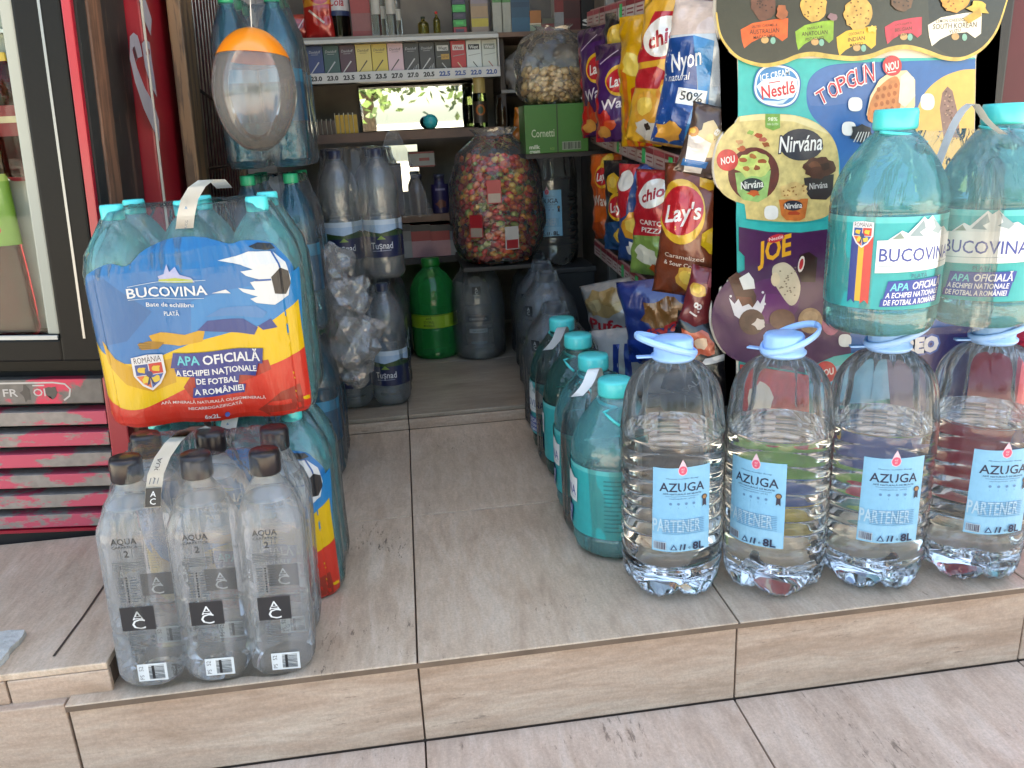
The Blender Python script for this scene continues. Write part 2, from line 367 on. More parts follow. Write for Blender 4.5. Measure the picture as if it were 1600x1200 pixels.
# crumbled patch of white plaster at the foot of the cooler
bm = bx(-.82, -.590, .022, .112, .0482, .0575)
for _ in range(2): bmesh.ops.subdivide_edges(bm, edges=[e_ for e_ in bm.edges if e_.calc_length() > .02], cuts=2, use_grid_fill=True)
for v in bm.verts: q = noise.noise_vector(v.co * 38); v.co += Vector((q.x * .007, q.y * .007, q.z * .0015))
tag(mesh_obj('plaster_patch', bm, P('#b9b6b0', .9, var=.3, varscale=25, bmp=(80, .8, .004))), 'crumbling white plaster patch on the tiles below the cooler grille', 'plaster')

# ---- kiosk shell
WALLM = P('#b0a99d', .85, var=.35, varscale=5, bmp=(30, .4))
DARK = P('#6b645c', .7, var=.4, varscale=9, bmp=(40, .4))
kk = thing('kiosk', 'open fronted kiosk with dark inner walls behind the stacked water', 'kiosk', (0, 0, 0))
mesh_obj('wall', bx(-1.75, 1.75, 2.02, 2.12, -.2, 2.9), WALLM, kk)
mesh_obj('wall', bx(-1.75, -1.65, .3, 2.02, -.2, 2.9), WALLM, kk)
mesh_obj('wall', bx(1.65, 1.75, .3, 2.02, -.2, 2.9), WALLM, kk)
mesh_obj('partition', bx(-.66, -.62, 1.16, 2.019, -.01, 2.35), WALLM, kk)
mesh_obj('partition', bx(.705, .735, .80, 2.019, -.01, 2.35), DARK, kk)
mesh_obj('roof', bx(-1.8, 1.8, .25, 2.2, 2.9, 3.02), P('#6a6660', .8), kk)  # unseen; raised and set back, with the ceiling, to let more sky light in
mesh_obj('ceiling', bx(-1.64, 1.64, .3, 2.018, 2.80, 2.82), P('#d8d4ca', .8), kk)

# ---- street trees and facing side, mirrored in the shop's looking glass
BARK = P('#4a3c30', .9, var=.4, varscale=20, bmp=(25, .8, .02))
def leaf_mat():
    m, n, o = newmat('leaf'); p = N(n, 'ShaderNodeBsdfPrincipled'); n.links.new(p.outputs[0], o.inputs[0])
    gi = N(n, 'ShaderNodeTexCoord'); nz = N(n, 'ShaderNodeTexNoise'); nz.inputs['Scale'].default_value = 1.3; n.links.new(gi.outputs['Object'], nz.inputs['Vector'])
    cr = N(n, 'ShaderNodeValToRGB'); cr.color_ramp.elements[0].position = .35; cr.color_ramp.elements[0].color = (.035, .07, .018, 1); cr.color_ramp.elements[1].position = .65; cr.color_ramp.elements[1].color = (.11, .16, .035, 1)
    n.links.new(nz.outputs['Fac'], cr.inputs[0]); n.links.new(cr.outputs[0], p.inputs['Base Color']); p.inputs['Roughness'].default_value = .5
    return m
LEAF = leaf_mat()
def tree(x, y, h, rad, seed, label):
    rg = random.Random(seed); t = thing('tree', label, 'tree', (x, y, -.19), group='street trees across the road')
    bm = bmesh.new(); tube(bm, [(0, 0, 0), (.05, 0, h * .2), (0, .06, h * .45), (.08, 0, h * .8)], .16, 10)
    for k in range(6):
        a = k * 1.05; tube(bm, [(0, 0, h * (.3 + .06 * k)), (math.cos(a) * rad * .4, math.sin(a) * rad * .4, h * (.42 + .06 * k)), (math.cos(a) * rad * .75, math.sin(a) * rad * .75, h * (.5 + .07 * k))], .05, 6)
    mesh_obj('trunk', bm, BARK, t, True)
    bm = bmesh.new(); cl = []
    for k in range(38):
        d = Vector((rg.gauss(0, 1), rg.gauss(0, 1), rg.gauss(0, 1))).normalized() * rad * rg.uniform(.35, 1)
        cl.append((Vector((d.x, d.y, h * .62 + d.z * .9)), rg.uniform(.35, .7)))
    for c, r in cl:
        for k in range(130):
            p = c + Vector((rg.gauss(0, .5), rg.gauss(0, .5), rg.gauss(0, .45))) * r; a = Vector((rg.gauss(0, 1), rg.gauss(0, 1), rg.gauss(0, 1))).normalized() * .10; b = a.cross(Vector((rg.random(), rg.random(), rg.random()))).normalized() * .055
            bm.faces.new([bm.verts.new(q) for q in (p - a, p + b, p + a, p - b)])
    mesh_obj('crown', bm, LEAF, t)
for k, (x, y, h, rd, lb) in enumerate([(-6.5, -13, 5.5, 2.3, 'leafy street tree at the left end of the row'), (-.55, -10.5, 4.0, 1.6, 'leafy street tree mirrored behind the lighter packs'), (2.1, -11, 4.2, 1.7, 'leafy street tree mirrored above the turquoise ball'), (6.5, -12.5, 5.8, 2.4, 'leafy street tree at the right end of the row')]):
    tree(x, y, h, rd, k, lb)

# ================================================================== BOTTLES
# ---- eight-litre clear bottles with pale blue caps
CAPB = P('#8fb9ee', .35, bmp=(120, .15)); 
def azuga_fn(z, r, a):
    dz = 0
    if z < .055:
        q = (1 - z / .055); s = abs(math.sin(2.5 * a)) ** .7
        r *= 1 - .10 * q * (1 - s) - .012 * q * math.sin(15 * a); dz = .016 * q * q * (1 - s) + .003 * q * math.sin(20 * a + z * 300)
    if .268 < z < .385:
        t = min(1, (z - .268) / .02, (.385 - z) / .02); p = 2 * math.pi / 12; x = ((a + p / 2) % p) - p / 2
        r -= .0050 * t * math.exp(-(x / .075) ** 2) * (r / .083)
    return r, dz
def azuga_prof(off=0.0, top=.405):
    pr = [(0.0, .040), (.001, .055), (.004, .066), (.012, .075), (.024, .0805), (.040, .0825), (.052, .0825)]
    z = .056
    while z < .232:                                    # stacked ring ribs
        for dz, dr in ((0, 0), (.004, -.0008), (.008, -.0028), (.011, -.0033), (.014, -.0028), (.018, -.0008), (.022, 0)): pr.append((z + dz, .0838 + dr))
        z += .0255
    pr = [p for p in pr if p[0] < .262] + smooth_prof([(.264, .0838), (.285, .083), (.312, .0795), (.335, .0768), (.355, .0700), (.372, .0585), (.384, .0455), (.391, .0325), (.396, .0275), (.405, .0265)], 5)
    out = [(z, r - off) for z, r in pr if z <= top]
    return out
def azuga_label():
    d = Decal(); W, H = .094, .146; d.poly([(-W / 2, -H / 2), (W / 2, -H / 2 + .002), (W / 2 - .001, H / 2), (-W / 2 + .0015, H / 2 - .003)], '#86c6ea')
    d.rect(-W / 2 + .001, -H / 2 + .002, W / 2 - .002, -H / 2 + .03, '#94cdec')
    d.poly([(-.000, H / 2 + .012), (.0048, H / 2 + .002), (.0075, H / 2 - .006), (.0055, H / 2 - .0125), (0, H / 2 - .015), (-.0055, H / 2 - .0125), (-.0075, H / 2 - .006), (-.0048, H / 2 + .002)], '#e9c9d6')
    d.ell(0, H / 2 - .0062, .0062, .0072, '#e4587a'); d.text('AZ', 0, H / 2 - .004, .0028, '#f3dfe6'); d.text('ID', 0, H / 2 - .0085, .0028, '#f3dfe6')
    d.text('Minunea muntilor Bucegi', 0, H / 2 - .0195, .0022, '#3a5878', wd=.05, shear=.2)
    d.text('AZUGA', 0, H / 2 - .034, .0145, '#1c2b4a', wd=.070, bold=.012); d.poly([(-.002, H / 2 - .0415), (.0005, H / 2 - .0415), (.0025, H / 2 - .027), (.0005, H / 2 - .027)], '#86c6ea')
    d.text('APĂ NATURALĂ DE MUNTE', 0, H / 2 - .0455, .0026, '#24385c', wd=.060, bold=.01)
    d.line([(-.026, H / 2 - .0495), (.026, H / 2 - .0495)], .0006, '#4a6d92'); d.text('necarbogazificata - pH 8.0', 0, H / 2 - .053, .002, '#4a6d92', wd=.04)
    for k in range(4): d.ell(-.018 + .012 * k, H / 2 - .062, .0022, .0022, '#5f8fb9', 10); d.text('%d' % (k + 1), -.018 + .012 * k, H / 2 - .0685, .0025, '#5f8fb9')
    d.ell(.036, H / 2 - .054, .0048, .0048, '#3c3436', 16); d.ell(.036, H / 2 - .054, .0034, .0034, '#a07a52', 16); d.poly([(.033, H / 2 - .058), (.039, H / 2 - .058), (.0395, H / 2 - .070), (.036, H / 2 - .067), (.0325, H / 2 - .070)], '#2b2e44')
    d.text('PARTENER', -.008, -.0265, .022, '#b4d8ec', wd=.074, bold=.02); 
    for k in range(9): d.line([(-.030, -.016 - k * .003), (.036, -.016 - k * .003)], .0007, '#5d8fb6')
    barcode(d, -W / 2 + .003, -H / 2 + .004, -W / 2 + .023, -H / 2 + .018, 12, 4, '#4a3d52', '#b5cfe0')
    d.poly([(-.018, -H / 2 + .005), (-.0125, -H / 2 + .015), (-.007, -H / 2 + .005)], '#2b4a72'); d.poly([(-.0155, -H / 2 + .0065), (-.0125, -H / 2 + .012), (-.0095, -H / 2 + .0065)], '#94cdec')
    d.line([(-.003, -H / 2 + .005), (-.001, -H / 2 + .015)], .002, '#1f3557'); d.line([(.003, -H / 2 + .005), (.0045, -H / 2 + .015)], .0028, '#1f3557'); d.text('e', .0115, -H / 2 + .0095, .006, '#1f3557')
    d.text('8L', .026, -H / 2 + .0110, .0125, '#1c2b4a', wd=.018, bold=.03)
    return d
def make_azuga():
    t = thing('water_bottle', '', 'water bottle', group='large clear water bottles along the step edge')
    mesh_obj('bottle_body', lathe(azuga_prof(), 96, azuga_fn, True, False), PET, t, True)
    wp = [(z + .0015, (.0818 - (.0838 - .0018 - r) * (.28 if z < .19 else .04)) if .056 < z < .262 else r) for z, r in azuga_prof(.0018, .279)]; n = wp[-1]
    mesh_obj('water', lathe(wp + [(n[0] + .0004, n[1] - .003), (n[0] + .0002, .02)], 96, azuga_fn), WATER, t, True)
    bm = lathe([(.393, .031), (.397, .0345), (.400, .0345), (.402, .0305), (.424, .0300), (.4275, .028), (.4282, .015)], 48, lambda z, r, a: (r + (.0006 * math.sin(36 * a) if .403 < z < .425 else 0), 0))
    bmesh.ops.transform(bm, matrix=Matrix(), verts=bm.verts); box(bm, -.058, -.033, -.006, .006, .397, .400, .001)
    mesh_obj('cap', bm, CAPB, t, True)
    pts = [(-.047, 0, .399)]
    pts = []
    for k in range(33):
        a = math.pi * (2 * k / 32); x = .012 + .047 * math.cos(a); y = .0335 * math.sin(a); pts.append((x, y, .402 + .34 * (x + .035)))
    h = mesh_obj('carry_handle', tube(bmesh.new(), pts, .0056, 8, .55), CAPB, t, True)
    lb = azuga_label().build('label', lambda a, b, l: Vector(((.0846 + l) * math.sin(a / .0846), -(.0846 + l) * math.cos(a / .0846), .172 + b + .0004 * math.sin(a * 90))), t, .005)
    return t, h
az, azh = make_azuga(); S0 = .99
az['label'] = 'leftmost of the four large clear water bottles, standing beside the teal bottles on the step'
p = at_z(1048, 905, 0); az.location = (p.x, p.y, .0004); az.rotation_euler.z = -.13; azh.rotation_euler.z = math.pi + .10
for u, v, rz, lb, hr in ((1205, 902, -.83, 'large clear water bottle with the red and yellow poster colours seen through its water', .55), (1355, 893, -.26, 'large clear water bottle under the left teal bottle of the wrapped pair', .05), (1505, 880, -.20, 'rightmost large clear water bottle, dark seen through it, under the right teal bottle', .05)):
    p = at_z(u, v, 0); o = dup(az, lb, (p.x, p.y, .0004), rz)
    for c in o.children:
        if c.name.startswith('carry_handle'): c.rotation_euler.z = hr - rz * .6

# ---- shrink film over a block of bottles
def perim_fn(hx, hy, r):
    """outline of a rounded rectangle by arc length, 0 at the middle of the front (-y), growing to the right"""
    fx, fy, q = hx - r, hy - r, math.pi * r / 2; L = 4 * fx + 4 * fy + 4 * q
    def f(s):
        s = s % L
        for (px, py, dx, dy, ln) in ((0, -hy, 1, 0, fx),):
            if s < ln: return px + s, -hy, 0, -1
        s -= fx
        segs = (((fx, -fy), -90), None, ((fx, fy), 0), None, ((-fx, fy), 90), None, ((-fx, -fy), 180))
        lens = (q, 2 * fy, q, 2 * fx, q, 2 * fy, q)
        for k in range(7):
            if s < lens[k]:
                if k % 2 == 0:
                    (cx, cy_), a0 = segs[k]; a = R_(a0) + s / r; return cx + r * math.cos(a), cy_ + r * math.sin(a), math.cos(a), math.sin(a)
                if k == 1: return hx, -fy + s, 1, 0
                if k == 3: return fx - s, hy, 0, 1
                return -hx, fy - s, -1, 0
            s -= lens[k]
        return -fx + s, -hy, 0, -1
    return f, L
def wrap_fn(hx, hy, r, pitch, zprof, dent=.006, wr=.0012):
    f, L = perim_fn(hx, hy, r)
    def sc(z):
        for (z0, s0), (z1, s1) in zip(zprof, zprof[1:]):
            if z <= z1: t = (z - z0) / (z1 - z0) if z1 > z0 else 0; return s0 + (s1 - s0) * (t * t * (3 - 2 * t))
        return zprof[-1][1]
    def g(a, b, l):
        x, y, nx, ny = f(a); k = abs(nx); c = y if k > .5 else x
        dd = dent * (.5 - .5 * math.cos(2 * math.pi * (c / pitch - (.5 if False else 0)) + (math.pi if G['odd'][0 if k < .5 else 1] else 0) + math.pi)) ** 1.5
        dd *= min(1, max(abs(nx), abs(ny)) ** 8)
        fold = (.0042 * noise.noise(Vector((a * 85, b * 7, 3))) + .0022 * noise.noise(Vector((a * 170, b * 9, 8)))) * max(0, min(1, (b - zprof[-1][0] * .68) / .03))
        s = sc(b); d = -dd + l + fold + wr * noise.noise(Vector((x * 40, y * 40, b * 14)))
        px_, py_ = x * 1.0 - math.copysign(hx * (1 - s), x) * min(1, abs(x) / (hx * .6)), y - math.copysign(hy * (1 - s), y) * min(1, abs(y) / (hy * .6))
        return Vector((px_ + nx * d, py_ + ny * d, b))
    G = {'odd': (True, False)}; g.G = G; g.L = L; return g
def wrap_bm(g, zs, n=120, top=None):
    bm = bmesh.new(); rows = []
    for z in zs: rows.append([bm.verts.new(g(g.L * k / n, z, 0)) for k in range(n)])
    for a, b in zip(rows, rows[1:]):
        for k in range(n): bm.faces.new((a[k], a[(k + 1) % n], b[(k + 1) % n], b[k]))
    if top is not None:
        r = rows[-1]
        for s, dz in top:
            nr = [bm.verts.new((v.co.x * s, v.co.y * s, v.co.z + dz + .004 * noise.noise(v.co * 30))) for v in rows[-1]]
            for k in range(n): bm.faces.new((r[k], r[(k + 1) % n], nr[(k + 1) % n], nr[k]))
            r = nr
    return bm

# ---- five-litre teal bottles, wrapped in twos
TEALCAP = P('#3fc4c4', .3, bmp=(90, .12)); STRAP = P('#e2e4e3', .5)
def crest(d, x, y, h, s=1):
    """shield with quartered arms; y up"""
    k = h / 2
    d.poly([(x - .8 * k, y + .95 * k), (x, y + 1.05 * k), (x + .8 * k, y + .95 * k), (x + .82 * k, y - .1 * k), (x + .45 * k, y - .72 * k), (x, y - 1.05 * k), (x - .45 * k, y - .72 * k), (x - .82 * k, y - .1 * k)], '#e9e9ec')
    d.text('ROMÂNIA', x, y + .76 * k, .17 * h, '#20222c', wd=1.35 * k)
    d.poly([(x - .68 * k, y + .52 * k), (x - .02 * k, y + .52 * k), (x - .02 * k, y - .10 * k), (x - .68 * k, y - .10 * k)], '#2b4f96'); d.poly([(x + .02 * k, y + .52 * k), (x + .68 * k, y + .52 * k), (x + .68 * k, y - .10 * k), (x + .02 * k, y - .10 * k)], '#d23a34')
    d.poly([(x - .68 * k, y - .14 * k), (x - .02 * k, y - .14 * k), (x - .02 * k, y - .9 * k), (x - .38 * k, y - .62 * k)], '#e2703a'); d.poly([(x + .02 * k, y - .14 * k), (x + .68 * k, y - .14 * k), (x + .38 * k, y - .62 * k), (x + .02 * k, y - .9 * k)], '#3763ad')
    for dx, dy, c in ((-.36, .2, '#e7c23b'), (.36, .2, '#ecc63d'), (-.26, -.4, '#ecd04a'), (.24, -.38, '#eacb48')): d.blob(x + dx * k, y + dy * k, .22 * k, .2 * k, c, .45, 12, int(dx * 50))
    d.ell(x, y - .08 * k, .16 * k, .18 * k, '#27417c', 12); d.poly([(x, y - .1 * k), (x + .2 * k, y - .75 * k), (x + .05 * k, y - .62 * k), (x, y - .3 * k), (x - .07 * k, y - .65 * k), (x - .22 * k, y - .72 * k)], '#1f2f5e')
    return d
def buc5_label():
    d = Decal(); T = '#1eb0b3'; d.rect(-.25, .045, .25, .176, T); d.rect(-.25, .168, .25, .1765, '#57c9c9')
    for x0 in (-.19, .12):
        for k in range(13): d.line([(x0, .158 - k * .008), (x0 + .050 - .012 * ((k * 7) % 3), .158 - k * .008)], .0028, '#17878d')
    d.poly([(-.094, .150), (-.083, .150), (-.083, .052), (-.0885, .058), (-.094, .052)], '#2b3f8e'); d.rect(-.083, .056, -.075, .150, '#e3b63e'); d.poly([(-.075, .150), (-.0635, .150), (-.0635, .052), (-.069, .058), (-.075, .052)], '#d74a42')
    crest(d, -.0785, .152, .036)
    d.poly([(-.058, .144), (.064, .150), (.061, .103), (-.058, .098)], '#eef2f2')
    d.poly([(-.045, .145), (-.028, .158), (-.02, .154), (.0, .176), (.006, .171), (.013, .177), (.03, .158), (.038, .160), (.056, .148)], '#dfe8ea')
    d.poly([(-.018, .150), (0, .172), (.004, .160), (-.004, .155), (.002, .149)], '#8fa6ad'); d.poly([(.014, .174), (.02, .160), (.014, .155), (.028, .150), (.034, .157)], '#9bb0b5'); d.poly([(-.04, .146), (-.03, .155), (-.024, .147)], '#8a9d92')
    d.text('BUCOVINA', .002, .124, .0185, '#3b4fa0', wd=.112, bold=.008)
    d.line([(-.055, .1075), (.058, .111)], .0009, '#9fb3bd'); d.text('PLATĂ', .002, .0935, .0062, '#155d78', wd=.024)
    B = '#2a49a0'
    d.poly([(-.040, .0865), (.046, .0900), (.043, .0740), (-.043, .0700)], B); d.text('APA', -.025, .0785, .0105, '#6fe0e0', wd=.024, shear=.2, bold=.015, rot=2); d.text('OFICIALĂ', .017, .0805, .0105, '#f2f5f5', wd=.048, shear=.2, bold=.015, rot=2)
    d.poly([(-.043, .0715), (.042, .0755), (.040, .0635), (-.045, .0595)], B); d.text('A ECHIPEI NAȚIONALE', -.002, .0675, .0075, '#f2f5f5', wd=.080, shear=.2, bold=.015, rot=2)
    d.poly([(-.047, .0610), (.040, .0650), (.038, .0535), (-.049, .0495)], B); d.text('DE FOTBAL A ROMÂNIEI', -.004, .0570, .0075, '#f2f5f5', wd=.080, shear=.2, bold=.015, rot=2)
    return d
B5P = smooth_prof([(0, .060), (.002, .068), (.010, .0765), (.022, .0800), (.040, .0800)], 3)[:-1] + [(.0405, .0800), (.0415, .0785), (.0435, .0785), (.0445, .0805), (.176, .0805), (.178, .0788), (.182, .0788), (.184, .0805)] + smooth_prof([(.185, .0805), (.205, .0785), (.228, .071), (.250, .0595), (.270, .0455), (.282, .036), (.288, .029), (.292, .027), (.30, .027)], 4)
def rib5(z, r, a):
    if .008 < z < .040: return r - .0016 * (.5 - .5 * math.cos(z * 2 * math.pi / .0105)), 0
    if z <= .008: return r * (1 - .05 * (1 - abs(math.sin(3 * a)))), 0
    if .19 < z < .28: return r * (1 + .012 * math.cos(6 * a)), 0
    return r, 0
def bottle5(parent, loc, rz, lab=None):
    b = mesh_obj('bottle', lathe(B5P, 64, rib5), TEAL, parent, True, loc); b.rotation_euler.z = rz
    mesh_obj('cap', lathe([(.292, .0290), (.296, .0305), (.316, .0300), (.3205, .0285), (.321, .012)], 40, lambda z, r, a: (r + (.0005 * math.sin(40 * a) if .297 < z < .317 else 0), 0)), TEALCAP, b, True)
    pts = [(.030 * math.cos(a), .030 * math.sin(a), .290 - .0008 * k) for k, a in enumerate([math.pi * (1.1 + 1.0 * i / 16) for i in range(17)])]
    pts += [(.045 + .012 * math.sin(t), -.012 + .02 * t, .272 - .012 * t) for t in (0, .5, 1, 1.5)]
    mesh_obj('grip_ring', tube(bmesh.new(), pts, .0028, 6), TEALCAP, b, True)
    if lab is None: lab = buc5_label().build('label', on_cyl(.0811), b, .005).data
    else:
        l = bpy.data.objects.new('label', lab); COL.objects.link(l); l.parent = b
    return lab
def make_pair():
    t = thing('bottle_pack', 'wrapped pair of teal five litre water bottles balanced on two large clear bottles', 'bottle pack', group='wrapped pairs of teal bottles')
    lab = bottle5(t, (-.0835, 0, 0), .06); bottle5(t, (.0835, 0, 0), -.70, lab)
    g = wrap_fn(.1668, .0828, .0826, .167, [(0, .93), (.012, .99), (.03, 1), (.185, 1), (.225, .93), (.262, .76), (.288, .63)], .020, .0015); g.G['odd'] = (True, True)
    mesh_obj('shrink_film', wrap_bm(g, [.002 + .286 * k / 30 for k in range(31)], 300), FILM, t, True)
    bm = bmesh.new(); pts = []                          # paper carry strap arched between the caps
    for k in range(15):
        a = k / 14; pts.append((-.020 + .060 * a, -.010 - .05 * a ** 3, .238 + .085 * math.sin(math.pi * min(1, a * 1.25) * .62) - (.10 * max(0, a - .62))))
    prev = None
    for i, q in enumerate(pts):
        wv = .011; e = (bm.verts.new((q[0], q[1] - wv, q[2])), bm.verts.new((q[0] + .002, q[1] + wv, q[2] + .001)))
        if prev: bm.faces.new((prev[0], prev[1], e[1], e[0]))
        prev = e
    bmesh.ops.solidify(bm, geom=bm.faces[:], thickness=.0008)
    mesh_obj('carry_strap', bm, STRAP, t, True)
    return t
pr5 = make_pair(); pr5.location = (.832, .088, .4295); pr5.rotation_euler.z = -.02
o = dup(pr5, 'wrapped pair of teal water bottles on the floor left of the large clear bottles', (.380, .366, .0006), -math.pi / 2)
for c in o.children:
    if c.name.startswith('bottle'): c.rotation_euler.z = -.42
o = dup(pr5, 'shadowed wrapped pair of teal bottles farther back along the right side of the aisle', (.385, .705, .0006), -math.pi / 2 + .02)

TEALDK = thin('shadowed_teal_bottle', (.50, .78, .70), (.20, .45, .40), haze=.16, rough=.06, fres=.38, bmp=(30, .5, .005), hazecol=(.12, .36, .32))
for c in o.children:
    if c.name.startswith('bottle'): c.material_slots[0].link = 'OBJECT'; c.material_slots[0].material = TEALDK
# ---- other five-litre jugs
J5P = smooth_prof([(0, .060), (.003, .070), (.014, .0765), (.03, .078), (.10, .078), (.105, .0765), (.15, .0765), (.155, .078), (.205, .077), (.24, .069), (.27, .052), (.288, .034), (.298, .0265), (.312, .0265)], 4)
def ribj(z, r, a):
    if .02 < z < .10 or .165 < z < .215: return r - .0022 * (.5 - .5 * math.cos(z * 2 * math.pi / .016)), 0
    return r, 0
def jug(label, loc, mat, capmat, dec, rz=0, wrap=False, grp=None, sc=1.0):
    t = thing('water_jug', label, 'water jug', loc, rz, grp); t.scale = (sc, sc, sc)
    b = mesh_obj('bottle_body', lathe(J5P, 56, ribj), mat, t, True)
    mesh_obj('cap', lathe([(.300, .0285), (.304, .030), (.322, .0295), (.326, .028), (.3265, .01)], 32, lambda z, r, a: (r + .0005 * math.sin(32 * a), 0)), capmat, t, True)
    if dec: dec.build('label', on_cyl(.0788), t, .005)
    if wrap:
        g = wrap_fn(.086, .086, .0855, .2, [(0, .9), (.02, 1), (.2, 1), (.25, .9), (.30, .55), (.335, .42)], 0, .004); mesh_obj('shrink_film', wrap_bm(g, [.002 + .333 * k / 20 for k in range(21)], 72), FILM_T, t, True)
    return t
d = Decal(); d.rect(-.10, .108, .10, .152, '#8fb52a'); d.rect(-.10, .147, .10, .152, '#6f9420'); d.text('APĂ', -.018, .140, .008, '#20401c', wd=.020, bold=.01); d.text('IZVORUL', -.018, .129, .008, '#20401c', wd=.034, bold=.01); d.text('MINERALĂ', -.018, .117, .008, '#20401c', wd=.036, bold=.01)
d.rect(.035, .112, .05, .148, '#a8c850'); 
for k in range(8): d.line([(.055, .145 - k * .004), (.09, .145 - k * .004)], .0015, '#4f7420')
p = at_z(684, 556, .04)
jug('green five litre water jug with a lime label on the inner step', (p.x, p.y + .02, .0405), GREENB, P('#0d6b2a', .4), d, -.05)
def ac_dec():
    d = Decal(); d.rect(-.013, .215, .013, .243, '#23262a'); d.text('A', 0, .235, .010, '#cfd6d8'); d.text('C', 0, .224, .010, '#cfd6d8')
    d.text('AQUA', 0, .205, .006, '#30353a'); d.rect(-.034, .128, .034, .148, '#2b2f33'); d.text('CARPATICA', 0, .138, .007, '#b9c0c2', wd=.056)
    d.text('SURSA NATURALA', 0, .112, .006, '#3a4045', wd=.05); d.rect(-.03, .092, .03, .106, '#aab2b5')
    d.text('apa minerala', 0, .099, .005, '#30353a'); d.rect(-.026, .056, .026, .064, '#8b9498')
    return d
ACD = ac_dec(); GC = P('#3a3f45', .5)
p = at_z(752, 556, .04)
jug('clear five litre water jug with a black monogram right of the green jug', (p.x, p.y + .02, .0405), CLEARB, GC, ACD, -.1, True, 'clear jugs along the inner step')
for q, lb in (((.44, 1.53), 'clear wrapped water jug in the far corner under the candy bag'), ((.43, 1.35), 'clear wrapped water jug, last but one of the row along the right side'), ((.415, 1.17), 'clear wrapped water jug beside the inner step edge'), ((-.06, 1.60), 'clear wrapped water jug half hidden behind the green jug')):
    jug(lb, (q[0], q[1], .0405), GREYB, GC, ACD, -.9 if q[0] > 0 else .2, True, 'clear jugs along the inner step')
jug('clear wrapped water jug on the tiles between the teal pairs and the inner step', (.395, .945, .0006), GREYB, GC, ACD, -.9, True, 'clear jugs along the inner step')

# ================================================================== WRAPPED PACKS
class PD:
    """draws a Decal from photo measurements: conv turns a pixel into the surface's own metres"""
    def __init__(s, conv): s.d = Decal(); s.c = conv
    def k(s, u, v): a, b = s.c(u, v), s.c(u + 10, v); return math.hypot(a[0] - b[0], a[1] - b[1]) / 10
    def poly(s, pts, col): s.d.poly([s.c(*p) for p in pts], col); return s
    def rect(s, x0, y0, x1, y1, col): return s.poly([(x0, y0), (x1, y0), (x1, y1), (x0, y1)], col)
    def ell(s, u, v, ru, rv, col, n=28, rot=0, k=2.0):
        d = Decal(); d.ell(0, 0, ru, rv, col, n, rot, k); return s.poly([(u + x, v + y) for x, y in d.el[0][0]], col)
    def blob(s, u, v, ru, rv, col, rough=.2, n=26, seed=0):
        d = Decal(); d.blob(0, 0, ru, rv, col, rough, n, seed); return s.poly([(u + x, v + y) for x, y in d.el[0][0]], col)
    def line(s, pts, wd, col):
        k = s.k(*pts[0]); s.d.line([s.c(*p) for p in pts], [w_ * k for w_ in wd] if isinstance(wd, (list, tuple)) else wd * k, col); return s
    def text(s, t, u0, v0, u1, v1, h, col, **kw):
        a, b = s.c(u0, v0), s.c(u1, v1); s.d.text(t, (a[0] + b[0]) / 2, (a[1] + b[1]) / 2, h * s.k(u0, v0), col, wd=math.hypot(b[0] - a[0], b[1] - a[1]), rot=math.degrees(math.atan2(b[1] - a[1], b[0] - a[0])), **kw); return s

